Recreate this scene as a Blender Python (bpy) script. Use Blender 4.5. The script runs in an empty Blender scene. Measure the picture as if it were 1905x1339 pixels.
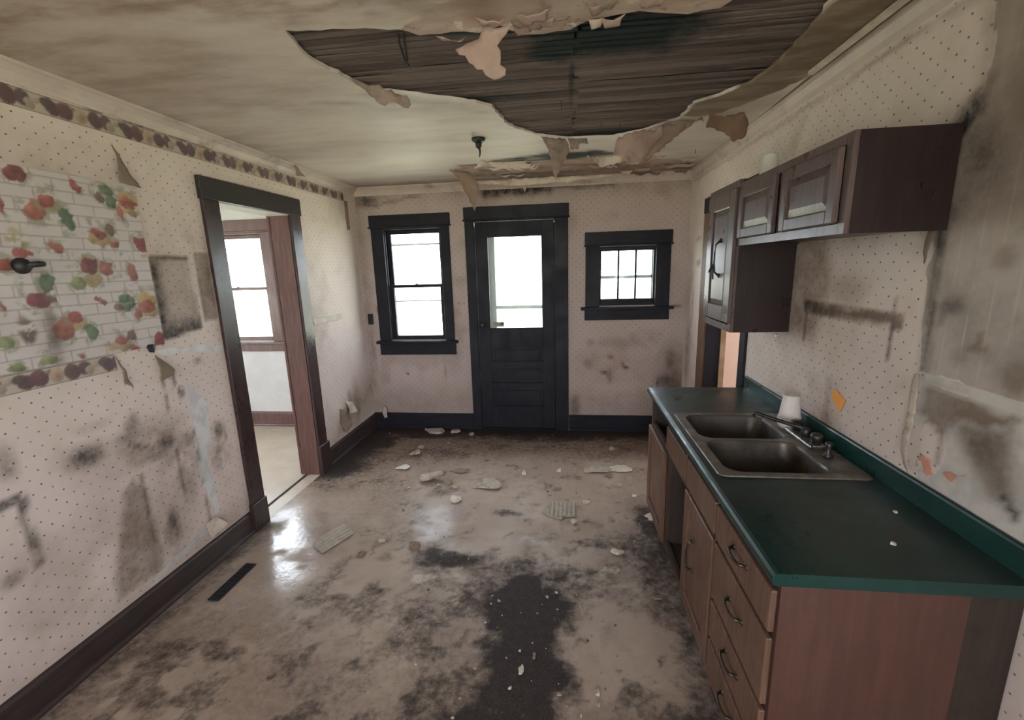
import bpy, bmesh, math, random
import numpy as np
from mathutils import Vector, Matrix, geometry

random.seed(7)
sc = bpy.context.scene
COL = sc.collection

# ------------------------------------------------------------------ camera
XL, XR, D, H = -2.139, 1.1775, 4.547, 2.555     # left wall, right wall, back wall, ceiling
REAR = -2.0
cam_data = bpy.data.cameras.new('camera')
cam = bpy.data.objects.new('camera', cam_data)
COL.objects.link(cam)
cam_data.sensor_width = 36.0
cam_data.lens = 15.579
cam_data.clip_start = 0.02
rx = Vector((0.99266236, 0.1174703, -0.0286734))
ry = Vector((0.00376385, 0.20699653, 0.97833444))
rz = Vector((0.12086053, -0.9712637, 0.20503552))
M = Matrix((rx, ry, rz)).transposed().to_4x4()
M.translation = Vector((0, 0, 1.73))
cam.matrix_world = M
sc.camera = cam

# ------------------------------------------------------------------ sky, daylight portals, exposure
world = bpy.data.worlds.new('overcast_sky')
sc.world = world
world.use_nodes = True
bg = world.node_tree.nodes['Background']
bg.inputs['Color'].default_value = (0.89, 0.94, 1.05, 1)
bg.inputs['Strength'].default_value = 7.0

sun_data = bpy.data.lights.new('sun', 'SUN')
sun_data.energy = 22.0
sun_data.angle = .009
sun_data.color = (1.0, .97, .90)
sun = bpy.data.objects.new('sun', sun_data)
sun.rotation_euler = (math.radians(32), 0, math.radians(-6))
COL.objects.link(sun)

def portal(name, loc, rot, sx, sy):
    l = bpy.data.lights.new(name, 'AREA')
    l.shape = 'RECTANGLE'
    l.size, l.size_y = sx, sy
    l.cycles.is_portal = True
    o = bpy.data.objects.new(name, l)
    o.location = loc
    o.rotation_euler = rot
    COL.objects.link(o)

P2 = math.pi / 2
portal('daylight_portal_window', (-1.57, D + .25, 1.58), (-P2, 0, 0), .62, 1.15)
portal('daylight_portal_door', (-.51, D + .25, 1.57), (-P2, 0, 0), .6, .98)
portal('daylight_portal_small_window', (.60, D + .25, 1.62), (-P2, 0, 0), .56, .52)
portal('daylight_portal_side_room', (-3.55, D + .25, 1.58), (-P2, 0, 0), .72, 1.15)
portal('daylight_portal_side_room_west', (-5.25, 2.4, 1.45), (0, -P2, 0), 1.7, 1.6)  # serves the unseen west window added for light
portal('daylight_portal_salmon_room', (4.25, 3.2, 1.5), (0, P2, 0), 1.3, 1.6)
portal('daylight_portal_rear', (-.75, REAR - .25, 1.45), (P2, 0, 0), 1.9, 1.4)
portal('daylight_portal_rear_side', (XR + .3, -.95, 1.45), (0, P2, 0), 1.5, 1.5)  # serves the added opening in the right wall

sc.view_settings.view_transform = 'Standard'
sc.view_settings.look = 'None'
sc.view_settings.gamma = 1.0
sc.view_settings.use_curve_mapping = False
sc.view_settings.exposure = 0.80
sc.cycles.max_bounces = 10
sc.cycles.diffuse_bounces = 6
sc.cycles.glossy_bounces = 4
sc.cycles.transparent_max_bounces = 12
sc.cycles.sample_clamp_indirect = 6.0

# ------------------------------------------------------------------ helpers
def srgb(r, g, b):
    f = lambda c: (c / 255 / 12.92) if c / 255 <= .04045 else ((c / 255 + .055) / 1.055) ** 2.4
    return (f(r), f(g), f(b))

def link(o, parent=None):
    COL.objects.link(o)
    if parent is not None:
        o.parent = parent
    return o

def tag(o, label=None, cat=None, group=None, kind=None):
    if label: o['label'] = label
    if cat: o['category'] = cat
    if group: o['group'] = group
    if kind: o['kind'] = kind
    return o

def origin_of(o):
    v = Vector((0, 0, 0))
    while o is not None:
        v += o.location
        o = o.parent
    return v

def finish(name, me, mat, parent=None, label=None, smooth=False):
    """link a mesh given in world coordinates, as a part of parent if there is one"""
    if mat is not None:
        me.materials.append(mat)
    if parent is not None:
        me.transform(Matrix.Translation(-origin_of(parent)))
    if smooth:
        me.polygons.foreach_set('use_smooth', [True] * len(me.polygons))
    o = bpy.data.objects.new(name, me)
    link(o, parent)
    if label: o['label'] = label
    return o

def obj(name, bm, mat, parent=None, label=None, smooth=False):
    bmesh.ops.recalc_face_normals(bm, faces=bm.faces[:])
    me = bpy.data.meshes.new(name)
    bm.to_mesh(me); bm.free()
    return finish(name, me, mat, parent, label, smooth)

def thing(name, label, cat, loc, group=None, kind=None):
    o = bpy.data.objects.new(name, None)
    o.empty_display_size = .05
    o.location = loc
    link(o)
    return tag(o, label, cat, group, kind)

def to_thing(o, loc):
    """move a one-mesh thing's origin to loc"""
    o.data.transform(Matrix.Translation(-Vector(loc)))
    o.location = loc
    return o

def box(bm, x0, x1, y0, y1, z0, z1, bev=0.0, seg=1):
    vs = [bm.verts.new((x, y, z)) for x in (x0, x1) for y in (y0, y1) for z in (z0, z1)]
    idx = [(0, 1, 3, 2), (4, 6, 7, 5), (0, 4, 5, 1), (2, 3, 7, 6), (0, 2, 6, 4), (1, 5, 7, 3)]
    fs = [bm.faces.new([vs[i] for i in f]) for f in idx]
    if bev > 0:
        es = list({e for f in fs for e in f.edges})
        bmesh.ops.bevel(bm, geom=es, offset=bev, segments=seg, profile=.5, affect='EDGES')

def B(*boxes, bev=0.0, seg=1):
    bm = bmesh.new()
    for b in boxes:
        box(bm, *b, bev=bev, seg=seg)
    return bm

def extrude_profile(bm, prof, axis, a, b):
    """prof: closed list of 2D points; axis 'y' -> (x,z) profile run along y, 'x' -> (y,z) profile run along x"""
    def v(p, t):
        return (p[0], t, p[1]) if axis == 'y' else (t, p[0], p[1])
    r0 = [bm.verts.new(v(p, a)) for p in prof]
    r1 = [bm.verts.new(v(p, b)) for p in prof]
    n = len(prof)
    for i in range(n):
        bm.faces.new([r0[i], r0[(i + 1) % n], r1[(i + 1) % n], r1[i]])
    bm.faces.new(r0); bm.faces.new(r1[::-1])

def tube(bm, pts, radii, n=10, cap=True):
    pts = [Vector(p) for p in pts]
    if not hasattr(radii, '__len__'): radii = [radii] * len(pts)
    rings = []
    up = Vector((0, 0, 1))
    for i, p in enumerate(pts):
        t = (pts[min(i + 1, len(pts) - 1)] - pts[max(i - 1, 0)]).normalized()
        ref = up if abs(t.dot(up)) < .95 else Vector((1, 0, 0))
        a = t.cross(ref).normalized(); b = t.cross(a)
        rings.append([bm.verts.new(p + radii[i] * (math.cos(k * 2 * math.pi / n) * a + math.sin(k * 2 * math.pi / n) * b)) for k in range(n)])
    for i in range(len(rings) - 1):
        for k in range(n):
            bm.faces.new([rings[i][k], rings[i][(k + 1) % n], rings[i + 1][(k + 1) % n], rings[i + 1][k]])
    if cap:
        bm.faces.new(rings[0][::-1]); bm.faces.new(rings[-1])

def lathe(bm, c, prof, n=20):
    rings = [[bm.verts.new((c[0] + r * math.cos(k * 2 * math.pi / n), c[1] + r * math.sin(k * 2 * math.pi / n), c[2] + z)) for k in range(n)] for r, z in prof]
    for i in range(len(rings) - 1):
        for k in range(n):
            bm.faces.new([rings[i][k], rings[i][(k + 1) % n], rings[i + 1][(k + 1) % n], rings[i + 1][k]])
    bm.faces.new(rings[0][::-1]); bm.faces.new(rings[-1])

# ------------------------------------------------------------------ numpy noise and masks
def vnoise(u, v, seed):
    rs = np.random.RandomState(seed)
    T = rs.rand(256, 256)
    ui = np.floor(u).astype(int); vi = np.floor(v).astype(int)
    fu = u - ui; fv = v - vi
    fu = fu * fu * (3 - 2 * fu); fv = fv * fv * (3 - 2 * fv)
    g = lambda a, b: T[a % 256, b % 256]
    return (g(ui, vi) * (1 - fu) + g(ui + 1, vi) * fu) * (1 - fv) + (g(ui, vi + 1) * (1 - fu) + g(ui + 1, vi + 1) * fu) * fv

def fbm(u, v, scale, seed, octv=4):
    s = np.zeros_like(u); a = 1.0; t = 0
    for o in range(octv):
        s += a * vnoise(u * scale + 13.7 * o, v * scale + 7.1 * o, seed + o); t += a
        a *= .55; scale *= 2.03
    return s / t

def sstep(a, b, x):
    t = np.clip((x - a) / (b - a), 0, 1)
    return t * t * (3 - 2 * t)

class Field:
    """soft shapes over a set of surface points, with warped edges"""
    def __init__(s, u, v, warp=.05, scale=6, seed=1):
        s.u = u + warp * (fbm(u, v, scale, seed) - .5) * 2
        s.v = v + warp * (fbm(u, v, scale, seed + 50) - .5) * 2
    def blob(s, cu, cv, ru, rv, soft=.5):
        d = np.sqrt(((s.u - cu) / ru) ** 2 + ((s.v - cv) / rv) ** 2)
        return 1 - sstep(1 - soft, 1 + soft, d)
    def seg(s, p, q, w, soft=.5):
        pu, pv = p; qu, qv = q
        du, dv = qu - pu, qv - pv
        t = np.clip(((s.u - pu) * du + (s.v - pv) * dv) / (du * du + dv * dv + 1e-9), 0, 1)
        d = np.hypot(s.u - pu - t * du, s.v - pv - t * dv) / w
        return 1 - sstep(1 - soft, 1 + soft, d)
    def poly(s, pts, soft=.03):
        ins = np.zeros(len(s.u), bool); dmin = np.full(len(s.u), 1e9)
        n = len(pts)
        for i in range(n):
            (x0, y0), (x1, y1) = pts[i], pts[(i + 1) % n]
            c = ((y0 > s.v) != (y1 > s.v)) & (s.u < (x1 - x0) * (s.v - y0) / (y1 - y0 + 1e-12) + x0)
            ins ^= c
            dx, dy = x1 - x0, y1 - y0
            t = np.clip(((s.u - x0) * dx + (s.v - y0) * dy) / (dx * dx + dy * dy + 1e-12), 0, 1)
            dmin = np.minimum(dmin, np.hypot(s.u - x0 - t * dx, s.v - y0 - t * dy))
        sd = np.where(ins, dmin, -dmin)
        return sstep(-soft, soft, sd)

def put_attr(me, name, arr):
    a = me.attributes.new(name, 'FLOAT_COLOR', 'POINT')
    arr = np.asarray(arr, dtype=np.float32)
    if arr.shape[1] == 3:
        arr = np.hstack([arr, np.ones((len(arr), 1), np.float32)])
    a.data.foreach_set('color', arr.ravel())

def axis_coords(a, b, step, marks=()):
    pts = sorted({round(x, 5) for x in list(marks) + [a, b] if a <= x <= b})
    out = []
    for p, q in zip(pts[:-1], pts[1:]):
        n = max(1, int(round((q - p) / step)))
        out += [p + (q - p) * i / n for i in range(n)]
    return np.array(out + [pts[-1]])

def surface(name, u, v, place, openings=(), flip=False):
    """grid mesh over u x v without the cells inside the openings; returns mesh, U, V"""
    nu, nv = len(u), len(v)
    U, V = np.meshgrid(u, v, indexing='ij')
    keep = np.ones((nu - 1, nv - 1), bool)
    cu = (u[:-1] + u[1:]) / 2; cv = (v[:-1] + v[1:]) / 2
    for (a, b, c, d) in openings:
        keep &= ~(((cu > a) & (cu < b))[:, None] & ((cv > c) & (cv < d))[None, :])
    I = np.arange(nu * nv).reshape(nu, nv)
    q = np.stack([I[:-1, :-1], I[1:, :-1], I[1:, 1:], I[:-1, 1:]], -1)[keep]
    if flip: q = q[:, ::-1]
    used = np.unique(q)
    remap = np.full(nu * nv, -1); remap[used] = np.arange(len(used))
    q = remap[q]
    Uu, Vv = U.ravel()[used], V.ravel()[used]
    co = place(Uu, Vv)
    me = bpy.data.meshes.new(name)
    me.vertices.add(len(co)); me.vertices.foreach_set('co', co.astype(np.float32).ravel())
    me.loops.add(q.size); me.loops.foreach_set('vertex_index', q.ravel().astype(np.int32))
    me.polygons.add(len(q))
    me.polygons.foreach_set('loop_start', np.arange(0, q.size, 4, dtype=np.int32))
    me.polygons.foreach_set('loop_total', np.full(len(q), 4, np.int32))
    me.update(calc_edges=True); me.validate()
    me.polygons.foreach_set('use_smooth', [True] * len(me.polygons))
    return me, Uu, Vv

# ------------------------------------------------------------------ materials
class NT:
    def __init__(s, name):
        s.m = bpy.data.materials.new(name); s.m.use_nodes = True
        s.t = s.m.node_tree; s.t.nodes.clear()
        s.out = s.t.nodes.new('ShaderNodeOutputMaterial')
        s.b = s.t.nodes.new('ShaderNodeBsdfPrincipled')
        s.t.links.new(s.b.outputs[0], s.out.inputs[0])
        s.geo = s.t.nodes.new('ShaderNodeNewGeometry')
        s.xyz = s.t.nodes.new('ShaderNodeSeparateXYZ')
        s.t.links.new(s.geo.outputs['Position'], s.xyz.inputs[0])
        s.X, s.Y, s.Z = s.xyz.outputs
        s.P = s.geo.outputs['Position']
    def set(s, sock, val):
        if hasattr(val, 'links') or hasattr(val, 'is_output'):
            s.t.links.new(val, sock)
        else:
            if sock.type == 'RGBA' and len(val) == 3: val = (*val, 1)
            sock.default_value = val
    def math(s, op, a, b=0.0, c=None, clamp=False):
        n = s.t.nodes.new('ShaderNodeMath'); n.operation = op; n.use_clamp = clamp
        s.set(n.inputs[0], a); s.set(n.inputs[1], b)
        if c is not None: s.set(n.inputs[2], c)
        return n.outputs[0]
    def mix(s, f, a, b, mode='MIX'):
        n = s.t.nodes.new('ShaderNodeMix'); n.data_type = 'RGBA'; n.blend_type = mode
        s.set(n.inputs[0], f); s.set(n.inputs[6], a); s.set(n.inputs[7], b)
        return n.outputs[2]
    def ramp(s, f, a, b, lo=0.0, hi=1.0, smooth=True):
        n = s.t.nodes.new('ShaderNodeMapRange')
        if smooth: n.interpolation_type = 'SMOOTHSTEP'
        s.set(n.inputs[0], f)
        for i, v in enumerate((a, b, lo, hi)): s.set(n.inputs[i + 1], v)
        return n.outputs[0]
    def noise(s, scale, detail=5, rough=.6, stretch=None, dist=0.0, vec=None):
        v = vec if vec is not None else s.P
        if stretch:
            mp = s.t.nodes.new('ShaderNodeVectorMath'); mp.operation = 'MULTIPLY'
            s.t.links.new(v, mp.inputs[0]); mp.inputs[1].default_value = stretch; v = mp.outputs[0]
        n = s.t.nodes.new('ShaderNodeTexNoise')
        n.inputs['Scale'].default_value = scale; n.inputs['Detail'].default_value = detail
        n.inputs['Roughness'].default_value = rough; n.inputs['Distortion'].default_value = dist
        s.t.links.new(v, n.inputs['Vector'])
        return n.outputs['Fac']
    def attr(s, name):
        n = s.t.nodes.new('ShaderNodeAttribute'); n.attribute_name = name
        sp = s.t.nodes.new('ShaderNodeSeparateColor'); s.t.links.new(n.outputs['Color'], sp.inputs[0])
        return n.outputs['Color'], sp.outputs[0], sp.outputs[1], sp.outputs[2], n.outputs['Alpha']
    def bump(s, h, strength=.3, dist=.01):
        n = s.t.nodes.new('ShaderNodeBump'); n.inputs['Strength'].default_value = strength
        n.inputs['Distance'].default_value = dist
        s.set(n.inputs['Height'], h); s.t.links.new(n.outputs[0], s.b.inputs['Normal'])
    def done(s, col=None, rough=None, metal=None, spec=None):
        if col is not None: s.set(s.b.inputs['Base Color'], col)
        if rough is not None: s.set(s.b.inputs['Roughness'], rough)
        if metal is not None: s.set(s.b.inputs['Metallic'], metal)
        if spec is not None: s.set(s.b.inputs['Specular IOR Level'], spec)
        return s.m

def mat_plain(name, col, rough=.6, var=.25, scale=8, bump=.1, metal=0.0, dirt=None, spec=.5):
    n = NT(name)
    f = n.noise(scale, 6, .65)
    dark = tuple(c * (1 - var) for c in col); lite = tuple(min(1, c * (1 + var)) for c in col)
    c = n.mix(n.ramp(f, .3, .7), dark, lite)
    if dirt:
        g = n.ramp(n.noise(scale * .6, 8, .7, dist=.4), .52, .68)
        c = n.mix(g, c, dirt)
    if bump: n.bump(n.noise(scale * 6, 4, .6), bump, .004)
    return n.done(c, n.ramp(f, .2, .8, rough * .85, min(1, rough * 1.2)), metal, spec)

def mat_wood(name, col, col2, rough=.35, stretch=(14, 14, 1.2), scale=3, bump=.15, wear=0.0, wearcol=(.3, .25, .2), spec=.5):
    n = NT(name)
    g = n.noise(scale, 5, .6, stretch=stretch, dist=.15)
    f = n.noise(scale * 4, 3, .6, stretch=stretch)
    c = n.mix(n.ramp(g, .35, .68), col, col2)
    c = n.mix(n.math('MULTIPLY', n.ramp(f, .5, .7), .25), c, tuple(x * .45 for x in col))
    if wear:
        w = n.ramp(n.noise(3.0, 6, .6), .52, .80, 0, wear)
        c = n.mix(w, c, wearcol)
    n.bump(f, bump, .002)
    r = n.ramp(n.noise(5, 5, .6), .3, .7, rough * .85, rough * 1.2)
    return n.done(c, r, 0.0, spec)

MOULD = (.022, .020, .018)
BROWN = (.125, .082, .056)

def mat_wallpaper(name, axis, base=(.63, .535, .475), under=(.62, .61, .585), old=(.43, .375, .33), dots=True):
    """dotted wallpaper; attribute 'mask': R mould and other dark marks, G brown water stain, B torn to bare paint, A older bare wall"""
    n = NT(name)
    u = n.Y if axis == 'y' else n.X
    _, R, G, Bc, A = n.attr('mask')
    big = n.noise(1.1, 4, .55); med = n.noise(7, 6, .62); fin = n.noise(42, 6, .7)
    col = n.mix(n.ramp(big, .35, .65), tuple(c * .93 for c in base), tuple(min(1, c * 1.05) for c in base))
    yel = n.ramp(med, .45, .75, 0, .35)
    col = n.mix(yel, col, (.52, .41, .30))
    if dots:
        a = n.math('ADD', n.math('MULTIPLY', u, 1 / .070), n.math('MULTIPLY', n.Z, 1 / .061))
        b = n.math('SUBTRACT', n.math('MULTIPLY', u, 1 / .070), n.math('MULTIPLY', n.Z, 1 / .061))
        # a wobble of the printed rows, as the paper has stretched
        fa = n.math('SUBTRACT', n.math('FRACT', a), .5); fb = n.math('SUBTRACT', n.math('FRACT', b), .5)
        d = n.math('SQRT', n.math('ADD', n.math('MULTIPLY', fa, fa), n.math('MULTIPLY', fb, fb)))
        dm = n.ramp(d, .055, .105, 1, 0)
        dm = n.math('MULTIPLY', dm, n.ramp(n.noise(16, 2, .5), .3, .6, .45, .95))
        col = n.mix(dm, col, (.085, .055, .038))
    # fly specks and small grime
    sp = n.ramp(n.noise(90, 3, .6), .70, .76, 0, .6)
    sp = n.math('MULTIPLY', sp, n.ramp(n.noise(2.2, 3, .5), .42, .62))
    col = n.mix(sp, col, BROWN)
    # brown stain
    g = n.math('MULTIPLY', G, n.ramp(med, .25, .75, .55, 1.25), clamp=True)
    g = n.math('MULTIPLY', g, n.ramp(fin, .2, .7, .75, 1.1), clamp=True)
    gs = n.ramp(n.math('ADD', G, n.math('MULTIPLY', n.math('SUBTRACT', fin, .5), .45)), .80, .90, 0, .9)
    g = n.math('MAXIMUM', n.math('MULTIPLY', g, .92), n.math('MULTIPLY', gs, n.ramp(med, .25, .7, .7, 1.0)))
    bt = n.ramp(n.math('ADD', Bc, n.math('MULTIPLY', n.math('SUBTRACT', fin, .5), .45)), .44, .56)
    ob = n.ramp(n.math('ADD', A, n.math('MULTIPLY', n.math('SUBTRACT', fin, .5), .2)), .45, .55)
    oldc = n.mix(n.ramp(n.noise(5, 6, .65), .4, .7), old, tuple(c * .72 for c in old))
    # faint upright stripes of the older covering
    st = n.math('ABSOLUTE', n.math('SUBTRACT', n.math('FRACT', n.math('ADD', n.math('MULTIPLY', u, 1 / .068), n.math('MULTIPLY', n.Z, .06))), .5))
    stm = n.math('MULTIPLY', n.ramp(st, .035, .075, 1, 0), n.ramp(n.noise(6, 4, .6), .42, .62, .05, .7))
    oldc = n.mix(stm, oldc, (.48, .43, .38))
    col = n.mix(ob, col, oldc)
    pl = n.mix(n.ramp(n.noise(9, 6, .6), .42, .62), under, tuple(c * .8 for c in under))
    col = n.mix(bt, col, pl)
    col = n.mix(g, col, n.mix(n.ramp(fin, .3, .7), BROWN, (.20, .135, .085)))
    sm = n.noise(13, 4, .55)
    r = n.math('MULTIPLY', R, n.ramp(sm, .25, .68, .62, 1.12), clamp=True)
    r = n.math('MULTIPLY', r, n.ramp(fin, .25, .6, .75, 1.1), clamp=True)
    col = n.mix(r, col, n.mix(r, (.10, .062, .040), MOULD))
    hgt = n.math('ADD', n.math('MULTIPLY', med, .6), n.math('MULTIPLY', bt, -.8))
    hgt = n.math('ADD', hgt, n.math('MULTIPLY', fin, .15))
    n.bump(hgt, .35, .008)
    return n.done(col, .62, 0, .3)

M_GLOSS = mat_wood('dark_glossy_doorway_wood', (.034, .020, .019), (.056, .032, .029), .30, (12, 12, 1.0), 4, .15)
M_TRIM = mat_wood('dark_varnished_wood_hazed', (.0100, .0105, .0160), (.0160, .0160, .0230), .55, (12, 12, 1.0), 4, .12, spec=.3)  # backlit darkness and blue window haze put into the wood colour
M_TRIM_H = mat_wood('dark_varnished_wood_level_hazed', (.0100, .0105, .0160), (.0160, .0160, .0230), .55, (1.0, 12, 12), 4, .12, spec=.3)  # level-grain copy with the same haze tint
M_TRIM_Y = mat_wood('dark_grimy_wood_along_wall', (.030, .021, .019), (.050, .034, .030), .42, (12, 1.0, 12), 4, .2, .5, (.09, .07, .055))
M_RED = mat_wood('reddish_brown_wood', (.105, .047, .040), (.155, .075, .064), .38, (12, 12, 1.2), 4, .12)
M_CAB = mat_wood('worn_brown_cabinet_wood', (.118, .064, .042), (.176, .099, .066), .45, (16, 16, 1.4), 4, .15, .35, (.19, .125, .095), spec=.35)
M_CABDARK = mat_wood('shaded_face_frame_wood', (.050, .028, .020), (.078, .044, .031), .5, (16, 16, 1.4), 4, .12, .2, (.10, .065, .05), spec=.35)  # frame darkened so the gaps between the fronts read as shade
M_CABEND = mat_wood('cabinet_end_veneer', (.072, .030, .0195), (.092, .039, .026), .6, (10, 10, .6), 4, .06)
M_CABDOOR = mat_wood('lit_upper_door_wood', (.088, .060, .056), (.125, .088, .082), .30, (16, 16, 1.4), 4, .08, .15, (.16, .12, .11))  # same wood as the carcasses, light on the doors put into the colour
M_CABUP = mat_wood('shaded_upper_cabinet_wood', (.019, .0105, .011), (.029, .016, .0165), .32, (16, 16, 1.4), 4, .10, .12, (.08, .055, .045))  # carcass copy of the door wood, shade put into the darker colour
M_CABIN = mat_plain('cabinet_inside', (.05, .034, .026), .8)
M_BLACK = mat_plain('black_iron', (.012, .012, .013), .5, .3)
M_PULL = mat_plain('antique_brass', (.10, .078, .055), .35, .4, 20, .1, .8)
M_CREAM = mat_plain('cream_gloss_paint', (.50, .43, .375), .5, .12, 6, .15, 0, (.20, .15, .11))
M_WHITE = mat_plain('white_foam', (.72, .68, .62), .7, .08, 10, .05)
M_SIDEWALL = mat_plain('off_white_plaster', (.62, .61, .60), .75, .07, 3, .1)
M_SALMON = mat_plain('salmon_paint', (.68, .52, .43), .7, .05, 3, .05)
M_OLDWHITE = mat_plain('storm_frame_paint', (.62, .65, .62), .6, .1)
M_CHROME = mat_plain('grimy_chrome', (.36, .34, .32), .28, .4, 14, .1, .9, (.07, .06, .05))
M_DARKCHROME = mat_plain('tarnished_metal', (.06, .055, .05), .4, .4, 14, .1, .7)
M_ORANGE = mat_plain('orange_paper', (.85, .36, .07), .7, .05)
M_PLASTER = mat_plain('plaster_chunk', (.40, .34, .28), .85, .2, 25, .3, 0, (.26, .20, .15))
M_RIDGE = mat_plain('pale_ridge', (.43, .38, .325), .85, .12, 25, .2, 0, (.40, .33, .26))
M_CARD = mat_plain('grey_tile_fibre', (.42, .37, .31), .85, .2, 25, .2, 0, (.23, .18, .14))
M_CRUMB = mat_plain('pale_crumb', (.62, .55, .46), .85, .15, 40, .2)
M_DARKBIT = mat_plain('brown_bit', (.13, .095, .07), .85, .3, 40, .2)
M_SOAP = mat_plain('white_plastic', (.66, .64, .62), .45, .06)

def mat_glass():
    n = NT('dusty_window_glass')
    t = n.t
    tr = t.nodes.new('ShaderNodeBsdfTransparent'); tr.inputs[0].default_value = (.93, .95, .94, 1)
    gl = t.nodes.new('ShaderNodeBsdfGlossy'); gl.inputs['Roughness'].default_value = .05
    lw = t.nodes.new('ShaderNodeLayerWeight'); lw.inputs['Blend'].default_value = .5
    fr = n.math('ADD', .05, n.math('MULTIPLY', n.math('POWER', lw.outputs['Facing'], 5.0), .7))
    mx = t.nodes.new('ShaderNodeMixShader')
    t.links.new(fr, mx.inputs[0]); t.links.new(tr.outputs[0], mx.inputs[1]); t.links.new(gl.outputs[0], mx.inputs[2])
    df = t.nodes.new('ShaderNodeBsdfDiffuse'); df.inputs[0].default_value = (.5, .47, .40, 1)
    m2 = t.nodes.new('ShaderNodeMixShader')
    t.links.new(n.ramp(n.noise(6, 7, .7), .52, .8, 0, .22), m2.inputs[0])
    t.links.new(mx.outputs[0], m2.inputs[1]); t.links.new(df.outputs[0], m2.inputs[2])
    t.links.new(m2.outputs[0], n.out.inputs[0])
    return n.m
M_GLASS = mat_glass()

# ================================================================== THE SETTING
# ------------------------------------------------------------------ floor
def floor_material():
    n = NT('stained_linoleum')
    _, R, G, Bc, A = n.attr('mask')
    med = n.noise(5, 7, .65); fin = n.noise(28, 7, .7); vf = n.noise(120, 4, .6)
    base = n.mix(n.ramp(n.noise(1.6, 5, .6), .35, .65), (.37, .285, .225), (.45, .36, .29))
    base = n.mix(n.ramp(med, .5, .72, 0, .45), base, (.36, .265, .185))
    base = n.mix(n.ramp(vf, .55, .8, 0, .25), base, (.25, .18, .13))
    g = n.math('MULTIPLY', G, n.ramp(fin, .3, .7, .45, 1.2), clamp=True)
    col = n.mix(g, base, (.125, .080, .056))
    pl = n.ramp(n.math('ADD', Bc, n.math('MULTIPLY', n.math('SUBTRACT', fin, .5), .6)), .45, .65, 0, .8)
    col = n.mix(pl, col, (.56, .47, .39))
    e = n.math('ADD', R, n.math('MULTIPLY', n.math('SUBTRACT', fin, .5), .75))
    e = n.math('ADD', e, n.math('MULTIPLY', n.math('SUBTRACT', med, .5), .8))
    r = n.ramp(e, .26, .80)
    r = n.math('MULTIPLY', r, n.ramp(vf, .25, .6, .92, 1.0))
    fl = n.math('MULTIPLY', n.ramp(n.noise(55, 4, .6), .63, .70, 0, .75), n.ramp(n.noise(3.5, 3, .5), .40, .58))
    r = n.math('MAXIMUM', r, fl)
    col = n.mix(r, col, n.mix(n.ramp(fin, .35, .7), (.017, .011, .010), (.036, .025, .021)))
    rough = n.mix(r, n.ramp(med, .35, .65, .34, .55), (.7, .7, .7))
    wet = n.math('MULTIPLY', A, n.ramp(fin, .3, .6, .6, 1), clamp=True)
    rough = n.mix(wet, rough, (.17, .17, .17))
    n.set(n.b.inputs['Coat Weight'], wet); n.set(n.b.inputs['Coat Roughness'], .13); n.set(n.b.inputs['Coat IOR'], 1.7)
    hgt = n.math('ADD', n.math('MULTIPLY', fin, .5), n.math('ADD', n.math('MULTIPLY', r, .5), n.math('MULTIPLY', vf, .1)))
    n.bump(hgt, .22, .006)
    cb = n.t.nodes.new('ShaderNodeBump'); cb.inputs['Strength'].default_value = .22; cb.inputs['Distance'].default_value = .006; n.set(cb.inputs['Height'], n.noise(24, 4, .55)); n.t.links.new(cb.outputs[0], n.b.inputs['Coat Normal'])
    return n.done(col, rough, 0, .42)

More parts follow.
